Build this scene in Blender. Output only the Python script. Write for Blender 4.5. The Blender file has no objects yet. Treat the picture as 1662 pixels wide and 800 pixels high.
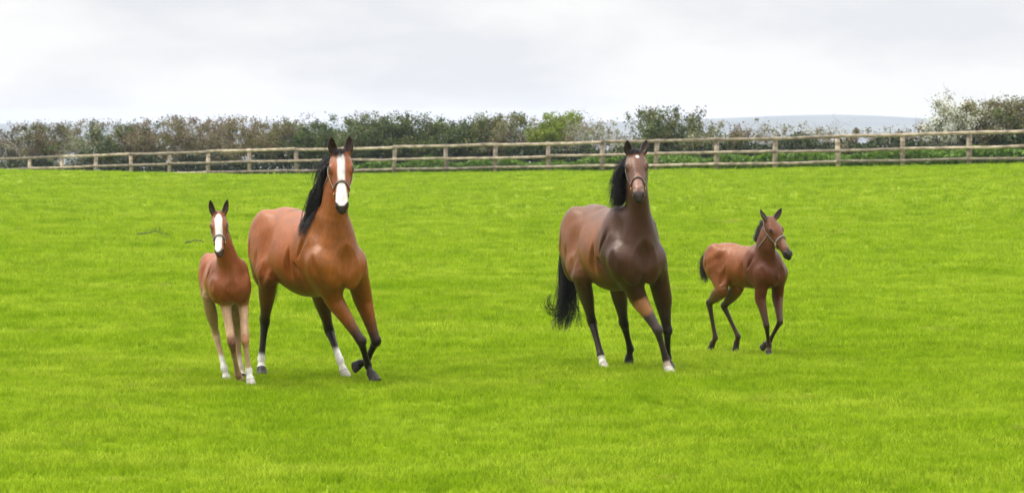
import bpy, math, random
import numpy as np
from mathutils import Vector, Matrix, noise as mnoise

random.seed(7)
rng = np.random.default_rng(7)
R = math.radians
scene = bpy.context.scene
COL = scene.collection

# ------------------------------------------------------------------ camera
F_PX = 5340.0            # focal length in pixels of the 1662 px wide photograph
HORIZON = 192.0
CAM_H = 2.4
cam_d = bpy.data.cameras.new('camera')
cam = bpy.data.objects.new('camera', cam_d)
COL.objects.link(cam)
cam.location = (0, 0, CAM_H)
cam.rotation_euler = (R(90), 0, 0)
cam_d.sensor_width = 36.0
cam_d.lens = 36.0 * F_PX / 1662.0
cam_d.shift_y = -(400.0 - HORIZON) / 1662.0
cam_d.clip_start = 0.5
cam_d.clip_end = 20000
cam_d.dof.use_dof = True
cam_d.dof.focus_distance = 30.5
cam_d.dof.aperture_fstop = 7.0
scene.camera = cam

# ------------------------------------------------------------------ world, sun, exposure
SUN_EL, SUN_AZ = 56.0, 290.0          # azimuth clockwise from +Y (into the picture)
w = bpy.data.worlds.new("World")
scene.world = w
w.use_nodes = True
nt = w.node_tree
nt.nodes.clear()
N = nt.nodes.new
out = N('ShaderNodeOutputWorld')
bg = N('ShaderNodeBackground'); bg.inputs['Strength'].default_value = 0.1
bgc = N('ShaderNodeBackground'); bgc.inputs['Strength'].default_value = 0.98
mixs = N('ShaderNodeMixShader'); mixs.inputs[0].default_value = 0.93
sky = N('ShaderNodeTexSky'); sky.sky_type = 'NISHITA'; sky.sun_disc = False
sky.sun_elevation = R(SUN_EL); sky.sun_rotation = R(SUN_AZ)
sky.air_density = 1.0; sky.dust_density = 2.0
tc = N('ShaderNodeTexCoord')
sep = N('ShaderNodeSeparateXYZ')
nt.links.new(tc.outputs['Generated'], sep.inputs[0])
mp = N('ShaderNodeMapping'); mp.inputs['Scale'].default_value = (9.0, 9.0, 26.0)
mp.inputs['Location'].default_value = (2.3, 0.4, 1.1)
nt.links.new(tc.outputs['Generated'], mp.inputs[0])
no = N('ShaderNodeTexNoise'); no.inputs['Scale'].default_value = 1.0
no.inputs['Detail'].default_value = 5; no.inputs['Roughness'].default_value = 0.5
nt.links.new(mp.outputs[0], no.inputs['Vector'])
cr = N('ShaderNodeValToRGB')
cr.color_ramp.elements[0].position = 0.40; cr.color_ramp.elements[0].color = (0.885, 0.905, 0.945, 1)
cr.color_ramp.elements[1].position = 0.57; cr.color_ramp.elements[1].color = (1.06, 1.06, 1.055, 1)
nt.links.new(no.outputs['Fac'], cr.inputs[0])
# an overcast dome: brighter towards the zenith
g1 = N('ShaderNodeMath'); g1.operation = 'MAXIMUM'; g1.inputs[1].default_value = 0.0
nt.links.new(sep.outputs['Z'], g1.inputs[0])
g2 = N('ShaderNodeMath'); g2.operation = 'SUBTRACT'; g2.inputs[1].default_value = 0.06
nt.links.new(g1.outputs[0], g2.inputs[0])
g3 = N('ShaderNodeMath'); g3.operation = 'MAXIMUM'; g3.inputs[1].default_value = 0.0
nt.links.new(g2.outputs[0], g3.inputs[0])
g4 = N('ShaderNodeMath'); g4.operation = 'MULTIPLY_ADD'; g4.inputs[1].default_value = 3.1; g4.inputs[2].default_value = 1.0
nt.links.new(g3.outputs[0], g4.inputs[0])
vm = N('ShaderNodeVectorMath'); vm.operation = 'SCALE'
nt.links.new(cr.outputs[0], vm.inputs[0]); nt.links.new(g4.outputs[0], vm.inputs['Scale'])
nt.links.new(vm.outputs[0], bgc.inputs['Color'])
nt.links.new(sky.outputs[0], bg.inputs['Color'])
nt.links.new(bg.outputs[0], mixs.inputs[1]); nt.links.new(bgc.outputs[0], mixs.inputs[2])
nt.links.new(mixs.outputs[0], out.inputs['Surface'])

sun_d = bpy.data.lights.new('sun', 'SUN')
sun_d.energy = 3.0; sun_d.angle = R(10); sun_d.color = (1.0, 0.96, 0.90)
sun = bpy.data.objects.new('sun', sun_d)
COL.objects.link(sun)
sdir = Vector((math.sin(R(SUN_AZ)) * math.cos(R(SUN_EL)), math.cos(R(SUN_AZ)) * math.cos(R(SUN_EL)), math.sin(R(SUN_EL))))
sun.rotation_euler = sdir.to_track_quat('Z', 'Y').to_euler()

vs = scene.view_settings
vs.view_transform = 'Standard'; vs.look = 'None'; vs.gamma = 1.0; vs.exposure = 0.0
vs.use_curve_mapping = False
scene.cycles.max_bounces = 6
scene.cycles.transparent_max_bounces = 8

# ------------------------------------------------------------------ helpers
def smooth(a, b, x):
    t = np.clip((np.asarray(x, dtype=np.float64) - a) / (b - a), 0, 1)
    return t * t * (3 - 2 * t)

def tag(o, label=None, cat=None, group=None, kind=None):
    if label: o['label'] = label
    if cat: o['category'] = cat
    if group: o['group'] = group
    if kind: o['kind'] = kind
    return o

def make_mesh(name, V, Fc, mat=None, parent=None, smooth_shade=True, color=None):
    """V (n,3) array, Fc (m,k) int array or a list of faces"""
    me = bpy.data.meshes.new(name)
    V = np.asarray(V, dtype=np.float32)
    if isinstance(Fc, np.ndarray):
        m, k = Fc.shape
        me.vertices.add(len(V)); me.vertices.foreach_set('co', V.ravel())
        me.loops.add(m * k); me.loops.foreach_set('vertex_index', Fc.astype(np.int32).ravel())
        me.polygons.add(m)
        me.polygons.foreach_set('loop_start', np.arange(0, m * k, k, dtype=np.int32))
        me.polygons.foreach_set('loop_total', np.full(m, k, dtype=np.int32))
        me.update(calc_edges=True)
    else:
        me.from_pydata(V.tolist(), [], Fc)
    if smooth_shade:
        me.polygons.foreach_set('use_smooth', np.ones(len(me.polygons), dtype=bool))
    if color is not None:
        at = me.color_attributes.new('coat', 'FLOAT_COLOR', 'POINT')
        c4 = np.ones((len(V), 4), dtype=np.float32); c4[:, :3] = color
        at.data.foreach_set('color', c4.ravel())
    if mat: me.materials.append(mat)
    o = bpy.data.objects.new(name, me)
    COL.objects.link(o)
    if parent: o.parent = parent
    return o

def empty(name, loc, rz=0.0):
    o = bpy.data.objects.new(name, None)
    o.location = loc; o.rotation_euler = (0, 0, rz); o.empty_display_size = 0.3
    COL.objects.link(o)
    return o

class Geo:
    """collects quads and tubes for one mesh"""
    def __init__(s): s.v = []; s.f = []; s.n = 0
    def add(s, V, Fc):
        V = np.asarray(V, dtype=np.float64); Fc = np.asarray(Fc)
        s.v.append(V); s.f.append(Fc + s.n); s.n += len(V)
    def box(s, c, h, ax=None, taper=0.0):
        ax = np.eye(3) if ax is None else np.asarray(ax)
        V = []
        for i in (-1, 1):
            for j in (-1, 1):
                for k in (-1, 1):
                    q = 1 - taper * (k > 0)
                    V.append(np.asarray(c) + ax[0] * i * h[0] * q + ax[1] * j * h[1] * q + ax[2] * k * h[2])
        s.add(V, [(0, 1, 3, 2), (4, 6, 7, 5), (0, 4, 5, 1), (2, 3, 7, 6), (0, 2, 6, 4), (1, 5, 7, 3)])
    def tube(s, P, rad, n=4):
        P = np.asarray(P, dtype=np.float64); m = len(P)
        T = np.gradient(P, axis=0); T /= np.linalg.norm(T, axis=1)[:, None] + 1e-9
        ref = np.array([0.31, 0.77, 0.12]); A = np.cross(T, ref); A /= np.linalg.norm(A, axis=1)[:, None] + 1e-9
        B = np.cross(T, A); rad = np.broadcast_to(rad, (m,))
        V = []
        for k in range(n):
            a = 2 * math.pi * k / n
            V.append(P + (A * math.cos(a) + B * math.sin(a)) * rad[:, None])
        V = np.stack(V, 1).reshape(-1, 3)
        Fc = []
        for i in range(m - 1):
            for k in range(n):
                k2 = (k + 1) % n
                Fc.append((i * n + k, i * n + k2, (i + 1) * n + k2, (i + 1) * n + k))
        s.add(V, Fc)
    def build(s, name, mat, parent=None, smooth_shade=True):
        return make_mesh(name, np.concatenate(s.v), np.concatenate(s.f), mat, parent, smooth_shade)

def new_mat(name):
    m = bpy.data.materials.new(name); m.use_nodes = True
    t = m.node_tree; t.nodes.clear()
    o = t.nodes.new('ShaderNodeOutputMaterial'); p = t.nodes.new('ShaderNodeBsdfPrincipled')
    t.links.new(p.outputs[0], o.inputs[0])
    return m, t, p, o

def noise_mat(name, c1, c2, scale=5, rough=0.7, detail=4, bump=0.0, stretch=(1, 1, 1), spec=0.4, third=None):
    m, t, p, o = new_mat(name)
    tc = t.nodes.new('ShaderNodeTexCoord'); mp = t.nodes.new('ShaderNodeMapping'); mp.inputs['Scale'].default_value = stretch
    n = t.nodes.new('ShaderNodeTexNoise'); n.inputs['Scale'].default_value = scale; n.inputs['Detail'].default_value = detail
    cr = t.nodes.new('ShaderNodeValToRGB')
    cr.color_ramp.elements[0].position = 0.32; cr.color_ramp.elements[0].color = (*c1, 1)
    cr.color_ramp.elements[1].position = 0.68; cr.color_ramp.elements[1].color = (*c2, 1)
    if third:
        e = cr.color_ramp.elements.new(0.5); e.color = (*third, 1)
    L = t.links.new
    L(tc.outputs['Object'], mp.inputs[0]); L(mp.outputs[0], n.inputs['Vector']); L(n.outputs['Fac'], cr.inputs[0])
    L(cr.outputs[0], p.inputs['Base Color'])
    p.inputs['Roughness'].default_value = rough; p.inputs['Specular IOR Level'].default_value = spec
    if bump:
        b = t.nodes.new('ShaderNodeBump'); b.inputs['Strength'].default_value = bump; b.inputs['Distance'].default_value = 0.01
        L(n.outputs['Fac'], b.inputs['Height']); L(b.outputs[0], p.inputs['Normal'])
    return m

# ------------------------------------------------------------------ the lie of the land
RAIL_TOP_H = 1.22
def ray_u(px): return (px - 831.0) / F_PX
HAZE_DENSITY = 0.00016
FA, FB = np.array([-24.6, 158.0]), np.array([17.6, 113.0])       # the fence runs from far left to nearer right
def fence_y(u):
    dx, dy = FB - FA
    s = (u * FA[1] - FA[0]) / (dx - u * dy)
    return FA[1] + s * dy
def fence_base_z(u):
    px = np.asarray(u) * F_PX + 831
    top = np.interp(px, [-500, 0, 210, 420, 640, 840, 1160, 1258, 1660, 2200], [268, 256.5, 248, 241.5, 236.5, 231.5, 224, 221.5, 211, 199])
    D = fence_y(u)
    return CAM_H - (top - HORIZON) * D / F_PX - RAIL_TOP_H
def ground_z(x, y):
    x = np.asarray(x, dtype=np.float64); y = np.asarray(y, dtype=np.float64)
    u = np.clip(x / np.maximum(y, 25.0), -0.24, 0.27)
    yf = fence_y(u); zf = fence_base_z(u)
    wl = smooth(0.7, -0.35, zf)
    start = 62 + (yf - 22 - 62) * wl
    z = zf * smooth(0, 1, (y - start) / (yf - start))
    z = z + 0.22 * wl * np.exp(-((y - (yf - 22)) / 17.0) ** 2)
    # beyond the hedge the land falls away into a wide valley
    dd = np.maximum(y - yf - 9, 0)
    z = z - 0.10 * dd * smooth(0, 30, dd)
    z = np.maximum(z, -75.0)
    # gentle unevenness of an old pasture
    amp = 0.009 + 0.014 * smooth(34, 70, y)
    und = (np.sin(x * 0.9 + y * 0.31) * np.sin(y * 0.55 - x * 0.13 + 1.3) + 0.6 * np.sin(x * 0.33 - y * 0.83 + 0.4)
           + 0.5 * np.sin(x * 1.7 + y * 1.1 + 2.0) * np.sin(y * 1.9 + 0.5 * x))
    return z + amp * und

def ground_material():
    m, t, p, o = new_mat('pasture_soil_and_turf')
    L = t.links.new
    g = t.nodes.new('ShaderNodeNewGeometry')
    def nz(scale, sc, detail=4, rough=.55):
        mp = t.nodes.new('ShaderNodeMapping'); mp.inputs['Scale'].default_value = sc
        n = t.nodes.new('ShaderNodeTexNoise'); n.inputs['Scale'].default_value = scale; n.inputs['Detail'].default_value = detail
        n.inputs['Roughness'].default_value = rough
        L(g.outputs['Position'], mp.inputs[0]); L(mp.outputs[0], n.inputs['Vector'])
        return n
    n1 = nz(0.45, (1, 1, 1)); n2 = nz(6.0, (1, 1, 1), 6, .7); n3 = nz(0.06, (1, 1, 1), 3)
    cr = t.nodes.new('ShaderNodeValToRGB')
    cr.color_ramp.elements[0].position = 0.30; cr.color_ramp.elements[0].color = (0.130, 0.200, 0.003, 1)
    cr.color_ramp.elements[1].position = 0.70; cr.color_ramp.elements[1].color = (0.205, 0.270, 0.008, 1)
    L(n1.outputs['Fac'], cr.inputs[0])
    cr2 = t.nodes.new('ShaderNodeValToRGB')
    cr2.color_ramp.elements[0].position = 0.25; cr2.color_ramp.elements[0].color = (0.62, 0.66, 0.6, 1)
    cr2.color_ramp.elements[1].position = 0.75; cr2.color_ramp.elements[1].color = (1.15, 1.12, 1.2, 1)
    L(n2.outputs['Fac'], cr2.inputs[0])
    mx = t.nodes.new('ShaderNodeMix'); mx.data_type = 'RGBA'; mx.blend_type = 'MULTIPLY'; mx.inputs[0].default_value = 1
    L(cr.outputs[0], mx.inputs[6]); L(cr2.outputs[0], mx.inputs[7])
    L(mx.outputs[2], p.inputs['Base Color'])
    p.inputs['Roughness'].default_value = 0.9; p.inputs['Specular IOR Level'].default_value = 0.05
    b = t.nodes.new('ShaderNodeBump'); b.inputs['Strength'].default_value = 0.6; b.inputs['Distance'].default_value = 0.04
    L(n2.outputs['Fac'], b.inputs['Height']); L(b.outputs[0], p.inputs['Normal'])
    return m

def grid_axis(fine0, fine1, step, lo, hi):
    a = list(np.arange(fine0, fine1 + 1e-6, step))
    s = step; v = a[-1]
    while v < hi: s *= 1.22; v += s; a.append(min(v, hi))
    s = step; v = a[0]; b = []
    while v > lo: s *= 1.22; v -= s; b.append(max(v, lo))
    return np.array(b[::-1] + a)
xs = grid_axis(-36, 36, 0.5, -3800, 3800); ys = grid_axis(14, 182, 0.5, -60, 4600)
X, Y = np.meshgrid(xs, ys)
V = np.stack([X, Y, ground_z(X, Y)], -1).reshape(-1, 3)
nx = len(xs); I = np.arange(len(ys) - 1)[:, None] * nx + np.arange(nx - 1)[None, :]
Fq = np.stack([I, I + 1, I + nx + 1, I + nx], -1).reshape(-1, 4)
ground = make_mesh('ground', V, Fq, ground_material())
tag(ground, kind='structure')

# far hills
def hills():
    xs = np.linspace(-2600, 2600, 260); rows = [(2000, 0.0), (2500, .25), (2900, .55), (3200, .8), (3500, .95), (3700, 1.0), (4300, .6)]
    V = []
    for y, k in rows:
        for x in xs:
            px = x / 3600 * F_PX + 831
            h = 0.5 + 9.5 * math.exp(-((px - 1350) / 230) ** 2) + 1.2 * mnoise.noise((x / 140, y / 500, 0))
            V.append((x, y, -76 + k * (76 + h - 4)))
    n = len(xs)
    I = np.arange(len(rows) - 1)[:, None] * n + np.arange(n - 1)[None, :]
    Fq = np.stack([I, I + 1, I + n + 1, I + n], -1).reshape(-1, 4)
    return make_mesh('hills', np.array(V), Fq, noise_mat('far_hill_fields', (0.055, 0.068, 0.062), (0.10, 0.115, 0.095), scale=0.006, rough=0.95))
tag(hills(), kind='structure')
def haze():
    lo = (-4600, -90, -80.0); hi = (4600, 4900, 11.0)
    V = [(x, y, z) for x in (lo[0], hi[0]) for y in (lo[1], hi[1]) for z in (lo[2], hi[2])]
    Fc = [(0, 1, 3, 2), (4, 6, 7, 5), (0, 4, 5, 1), (2, 3, 7, 6), (0, 2, 6, 4), (1, 5, 7, 3)]
    m, t, p, o = new_mat('haze_air'); t.nodes.remove(p)
    v = t.nodes.new('ShaderNodeVolumePrincipled'); v.inputs['Color'].default_value = (.78, .84, 1.0, 1); v.inputs['Density'].default_value = HAZE_DENSITY
    v.inputs['Anisotropy'].default_value = 0.2
    t.links.new(v.outputs[0], o.inputs['Volume'])
    ob = make_mesh('haze', np.array(V, dtype=float), Fc, m, None, False); ob.display_type = 'BOUNDS'
    tag(ob, 'pale blue haze over the far hills', 'haze', kind='stuff')
haze()

# ------------------------------------------------------------------ grass
def grass_material():
    m, t, p, o = new_mat('grass_blades')
    L = t.links.new
    g = t.nodes.new('ShaderNodeNewGeometry'); oi = t.nodes.new('ShaderNodeObjectInfo')
    def nz(scale, detail, off, st=(1, 1, 0)):
        mp = t.nodes.new('ShaderNodeMapping'); mp.inputs['Location'].default_value = off; mp.inputs['Scale'].default_value = st
        n = t.nodes.new('ShaderNodeTexNoise'); n.inputs['Scale'].default_value = scale; n.inputs['Detail'].default_value = detail
        L(g.outputs['Position'], mp.inputs[0]); L(mp.outputs[0], n.inputs['Vector'])
        return n
    n1 = nz(0.42, 6, (0, 0, 0), (.9, 1, 0)); n2 = nz(1.6, 6, (5, 3, 0), (.9, 1, 0)); n3 = nz(1.1, 4, (31, 17, 0))
    cr = t.nodes.new('ShaderNodeValToRGB')
    cr.color_ramp.elements[0].position = 0.30; cr.color_ramp.elements[0].color = (0.205, 0.318, 0.002, 1)
    cr.color_ramp.elements[1].position = 0.70; cr.color_ramp.elements[1].color = (0.305, 0.398, 0.012, 1)
    L(n1.outputs['Fac'], cr.inputs[0])
    cr2 = t.nodes.new('ShaderNodeValToRGB')
    cr2.color_ramp.elements[0].position = 0.33; cr2.color_ramp.elements[0].color = (0.78, 0.85, 0.65, 1)
    cr2.color_ramp.elements[1].position = 0.62; cr2.color_ramp.elements[1].color = (1.10, 1.05, 1.9, 1)
    L(n2.outputs['Fac'], cr2.inputs[0])
    mx = t.nodes.new('ShaderNodeMix'); mx.data_type = 'RGBA'; mx.blend_type = 'MULTIPLY'; mx.inputs[0].default_value = 1
    L(cr.outputs[0], mx.inputs[6]); L(cr2.outputs[0], mx.inputs[7])
    # random blade tint, some dry straw blades gathered in thin worn patches
    cr3 = t.nodes.new('ShaderNodeValToRGB')
    cr3.color_ramp.elements[0].position = 0.0; cr3.color_ramp.elements[0].color = (0.62, 0.70, 0.6, 1)
    cr3.color_ramp.elements[1].position = 1.0; cr3.color_ramp.elements[1].color = (1.26, 1.22, 1.7, 1)
    L(oi.outputs['Random'], cr3.inputs[0])
    mx2 = t.nodes.new('ShaderNodeMix'); mx2.data_type = 'RGBA'; mx2.blend_type = 'MULTIPLY'; mx2.inputs[0].default_value = 1
    L(mx.outputs[2], mx2.inputs[6]); L(cr3.outputs[0], mx2.inputs[7])
    st = t.nodes.new('ShaderNodeMapRange'); st.inputs['From Min'].default_value = 0.65; st.inputs['From Max'].default_value = 0.82
    L(n3.outputs['Fac'], st.inputs['Value'])
    mx3 = t.nodes.new('ShaderNodeMix'); mx3.data_type = 'RGBA'; mx3.inputs[7].default_value = (0.34, 0.27, 0.08, 1)
    L(st.outputs[0], mx3.inputs[0]); L(mx2.outputs[2], mx3.inputs[6])
    L(mx3.outputs[2], p.inputs['Base Color'])
    p.inputs['Roughness'].default_value = 0.8; p.inputs['Specular IOR Level'].default_value = 0.06
    tr = t.nodes.new('ShaderNodeBsdfTranslucent'); L(mx3.outputs[2], tr.inputs['Color'])
    ms = t.nodes.new('ShaderNodeMixShader'); ms.inputs[0].default_value = 0.35
    L(p.outputs[0], ms.inputs[1]); L(tr.outputs[0], ms.inputs[2]); L(ms.outputs[0], o.inputs[0])
    return m
grass_mat = grass_material()

def tuft_object(seed, nblade, rad, hgt):
    r = np.random.default_rng(seed); V = []; Fc = []
    for i in range(nblade):
        a = r.uniform(0, 2 * math.pi); d = rad * math.sqrt(r.uniform()); x, y = d * math.cos(a), d * math.sin(a)
        h = hgt * r.uniform(.55, 1.15); wd = r.uniform(.0022, .0042); t = r.uniform(0, 2 * math.pi)
        lean = r.uniform(.1, .9) * h; la = r.uniform(0, 2 * math.pi)
        wx, wy = wd * math.cos(t), wd * math.sin(t)
        b = len(V)
        V += [(x - wx, y - wy, -.01), (x + wx, y + wy, -.01)]
        V += [(x + lean * .35 * math.cos(la) - wx, y + lean * .35 * math.sin(la) - wy, h * .6), (x + lean * .35 * math.cos(la) + wx, y + lean * .35 * math.sin(la) + wy, h * .6)]
        V += [(x + lean * math.cos(la) - wx * .15, y + lean * math.sin(la) - wy * .15, h), (x + lean * math.cos(la) + wx * .15, y + lean * math.sin(la) + wy * .15, h)]
        Fc += [(b, b + 1, b + 3, b + 2), (b + 2, b + 3, b + 5, b + 4)]
    me = bpy.data.meshes.new('grass_tuft'); me.from_pydata(V, [], Fc); me.materials.append(grass_mat)
    return bpy.data.objects.new('grass_tuft', me)

def build_grass():
    bands = [(17, 34, 200, .82), (34, 52, 100, 1.0), (52, 80, 40, 1.25), (80, 118, 20, 1.35), (118, 164, 12, 1.35)]
    P = []; S = []
    for y0, y1, dens, sc in bands:
        area = .5 * 2 * .235 * (y1 * y1 - y0 * y0); n = int(area * dens)
        yy = np.sqrt(rng.uniform(y0 * y0, y1 * y1, n)); xx = rng.uniform(-.235, .235, n) * yy
        cl = np.array([mnoise.noise((float(a) * .8, float(b) * .8, 0.0)) for a, b in zip(xx, yy)])
        keep = yy < fence_y(xx / yy) + 1.5
        xx, yy, cl = xx[keep], yy[keep], cl[keep]
        P.append(np.stack([xx, yy, ground_z(xx, yy)], -1))
        S.append(sc * (1 + .45 * cl) * rng.uniform(.75, 1.25, len(xx)))
    # longer grass the hooves stand in
    for hx, hy in [(607, 621), (424, 611), (563, 618), (575, 620), (1086, 608), (1088, 604), (982, 604), (1019, 602), (408, 629), (392, 625), (371, 628), (394, 622), (1247, 582), (1238, 583)]:
        y = F_PX * CAM_H / (hy - HORIZON); x = ray_u(hx) * y; m_ = 60
        a_ = rng.uniform(0, 6.283, m_); d_ = .22 * np.sqrt(rng.uniform(0, 1, m_)); xx = x + d_ * np.cos(a_); yy = y + d_ * np.sin(a_)
        P.append(np.stack([xx, yy, ground_z(xx, yy)], -1)); S.append(rng.uniform(.55, .95, m_))
    P = np.concatenate(P); S = np.concatenate(S); n = len(P)
    print('grass tufts', n)
    me = bpy.data.meshes.new('grass'); me.vertices.add(n); me.vertices.foreach_set('co', P.astype(np.float32).ravel())
    for nm, arr in (('tscale', S), ('trot', rng.uniform(0, 6.283, n))):
        at = me.attributes.new(nm, 'FLOAT', 'POINT'); at.data.foreach_set('value', arr.astype(np.float32))
    at = me.attributes.new('tidx', 'INT', 'POINT'); at.data.foreach_set('value', rng.integers(0, 4, n).astype(np.int32))
    me.materials.append(grass_mat)
    ob = bpy.data.objects.new('grass', me); COL.objects.link(ob)
    ng = bpy.data.node_groups.new('grass_scatter', 'GeometryNodeTree')
    ng.interface.new_socket('Geometry', in_out='INPUT', socket_type='NodeSocketGeometry')
    ng.interface.new_socket('Geometry', in_out='OUTPUT', socket_type='NodeSocketGeometry')
    A = ng.nodes.new; gi = A('NodeGroupInput'); go = A('NodeGroupOutput'); ip = A('GeometryNodeInstanceOnPoints')
    jg = A('GeometryNodeGeometryToInstance')
    for k in range(4):
        inf = A('GeometryNodeObjectInfo'); inf.inputs[0].default_value = tuft_object(40 + k, 16, .085, .062)
        inf.inputs['As Instance'].default_value = True
        ng.links.new(inf.outputs['Geometry'], jg.inputs[0])
    def attr(nm, ty):
        a = A('GeometryNodeInputNamedAttribute'); a.data_type = ty; a.inputs[0].default_value = nm; return a.outputs[0]
    cx = A('ShaderNodeCombineXYZ'); ng.links.new(attr('trot', 'FLOAT'), cx.inputs[2])
    ng.links.new(gi.outputs[0], ip.inputs['Points']); ng.links.new(jg.outputs[0], ip.inputs['Instance'])
    ip.inputs['Pick Instance'].default_value = True
    ng.links.new(attr('tidx', 'INT'), ip.inputs['Instance Index'])
    ng.links.new(cx.outputs[0], ip.inputs['Rotation']); ng.links.new(attr('tscale', 'FLOAT'), ip.inputs['Scale'])
    ng.links.new(ip.outputs[0], go.inputs[0])
    md = ob.modifiers.new('scatter', 'NODES'); md.node_group = ng
    tag(ob, 'short bright green pasture grass covering the whole field', 'grass', kind='stuff')
build_grass()

# ------------------------------------------------------------------ post and rail fence
wood = noise_mat('weathered_fence_timber', (0.125, 0.098, 0.066), (0.36, 0.295, 0.21), scale=3.0, rough=0.85, bump=0.4, stretch=(1, 1, 3), third=(0.24, 0.19, 0.135))
def vary_by_object(m, lo, hi):
    t = m.node_tree; p = t.nodes['Principled BSDF']; src = p.inputs['Base Color'].links[0].from_socket
    oi = t.nodes.new('ShaderNodeObjectInfo'); mr = t.nodes.new('ShaderNodeMapRange'); mr.inputs['To Min'].default_value = lo; mr.inputs['To Max'].default_value = hi
    vm = t.nodes.new('ShaderNodeVectorMath'); vm.operation = 'SCALE'
    t.links.new(oi.outputs['Random'], mr.inputs['Value']); t.links.new(src, vm.inputs[0]); t.links.new(mr.outputs[0], vm.inputs['Scale']); t.links.new(vm.outputs[0], p.inputs['Base Color'])
vary_by_object(wood, .65, 1.4)
def build_fence():
    u_dir = (FB - FA) / np.linalg.norm(FB - FA); nrm = np.array([u_dir[1], -u_dir[0]])     # nrm faces the field
    if nrm[1] > 0: nrm = -nrm
    pxs = [-330, -285, -235, -182, -125, -68, -10, 48, 101, 155, 213, 275, 338, 405, 481, 558, 640, 724, 804, 890, 978, 1065, 1163, 1258, 1360, 1465, 1573, 1686, 1804, 1926, 2052, 2182]
    root = empty('post_and_rail_fence', (0, 140, 0))
    tag(root, 'weathered timber post and rail fence running across the far side of the field', 'fence')
    pts = []
    for px in pxs:
        u = ray_u(px); y = fence_y(u); pts.append(np.array([u * y, y, float(fence_base_z(u))]))
    pts = np.array(pts)
    for p in pts:
        g = Geo(); tilt = rng.normal(0, .028, 2); h = 1.2 + rng.uniform(.0, .05)
        ax = np.array([[*u_dir, 0], [*nrm, 0], [tilt[0], tilt[1], 1]])
        g.box(p + np.array([0, -140, h / 2 - .15]), (rng.uniform(.075, .095), .05, h / 2 + .15), ax, taper=.06)
        g.build('post', wood, root, False)
    for hgt, th in ((RAIL_TOP_H - .06, .062), (.66, .055), (.25, .050)):
        i = 0 if hgt != .66 else -1
        while i < len(pts) - 1:
            a = max(i, 0); b = min(i + 2, len(pts) - 1); i += 2
            g = Geo(); P = []
            dz = rng.normal(0, .012)
            for k in np.linspace(0, 1, 9):
                q = a + (b - a) * k; j = min(int(q), len(pts) - 2); f = q - j
                c = pts[j] * (1 - f) + pts[j + 1] * f
                sag = -.02 * math.sin(math.pi * k)
                P.append(c + np.array([*(nrm * .075), hgt + sag + dz + rng.normal(0, .005)]) + np.array([0, -140, 0]))
            P = np.array(P)
            V = []
            for p in P:
                for (n_, z_) in ((-.022, -th), (.022, -th * .8), (.022, th * .8), (-.022, th)):
                    V.append(p + np.array([nrm[0] * n_, nrm[1] * n_, z_]))
            m = len(P); Fc = [(r * 4 + k, r * 4 + (k + 1) % 4, (r + 1) * 4 + (k + 1) % 4, (r + 1) * 4 + k) for r in range(m - 1) for k in range(4)]
            Fc += [(0, 1, 2, 3), (m * 4 - 1, m * 4 - 2, m * 4 - 3, m * 4 - 4)]
            g.add(V, Fc); g.build('rail', wood, root, False)
build_fence()

# ------------------------------------------------------------------ hedge shrubs
def leaf_mat(name, c1, c2, c3=None, rough=.55, trans=.3):
    m, t, p, o = new_mat(name); L = t.links.new
    g = t.nodes.new('ShaderNodeNewGeometry'); cr = t.nodes.new('ShaderNodeValToRGB')
    cr.color_ramp.elements[0].color = (*c1, 1); cr.color_ramp.elements[1].color = (*c2, 1)
    if c3: e = cr.color_ramp.elements.new(.82); e.color = (*c2, 1); cr.color_ramp.elements[2].color = (*c3, 1)
    L(g.outputs['Random Per Island'], cr.inputs[0]); L(cr.outputs[0], p.inputs['Base Color'])
    p.inputs['Roughness'].default_value = rough; p.inputs['Specular IOR Level'].default_value = .3
    tr = t.nodes.new('ShaderNodeBsdfTranslucent'); L(cr.outputs[0], tr.inputs['Color'])
    ms = t.nodes.new('ShaderNodeMixShader'); ms.inputs[0].default_value = trans
    L(p.outputs[0], ms.inputs[1]); L(tr.outputs[0], ms.inputs[2]); L(ms.outputs[0], o.inputs[0])
    return m
LM = {
    'green': leaf_mat('hedge_leaf_green', (.030, .058, .008), (.11, .15, .022), (.19, .22, .05)),
    'dark': leaf_mat('hedge_leaf_dark', (.012, .026, .007), (.050, .075, .018), (.10, .12, .04)),
    'bright': leaf_mat('hedge_leaf_fresh', (.09, .14, .006), (.24, .29, .018)),
    'olive': leaf_mat('hedge_leaf_olive', (.055, .060, .016), (.16, .145, .042), (.24, .21, .08)),
    'brown': leaf_mat('hedge_leaf_brown', (.075, .052, .028), (.20, .145, .08), (.30, .24, .15)),
    'pale': leaf_mat('hedge_leaf_pale', (.15, .155, .08), (.31, .30, .17)),
    'blossom': leaf_mat('blossom_white', (.62, .63, .50), (.80, .80, .74)),
    'nettle': leaf_mat('undergrowth_leaf', (.05, .11, .008), (.13, .23, .018), (.20, .30, .03)),
}
TWIG = {'dark': noise_mat('twig_dark', (.02, .018, .012), (.06, .05, .03), 4), 'grey': noise_mat('twig_grey', (.20, .18, .16), (.42, .39, .36), 4), 'brown': noise_mat('twig_brown', (.10, .075, .05), (.24, .18, .13), 4)}

def leaf_cloud(C, sizes, r):
    n = len(C); a = r.normal(size=(n, 3)); a /= np.linalg.norm(a, axis=1)[:, None]
    b = np.cross(a, r.normal(size=(n, 3))); b /= np.linalg.norm(b, axis=1)[:, None]
    a = a * sizes[:, None]; b = b * sizes[:, None] * .62
    V = np.stack([C - a, C - b * .9 + a * .1, C + a, C + b], 1).reshape(-1, 3)
    return V, np.arange(n * 4).reshape(-1, 4)

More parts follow.
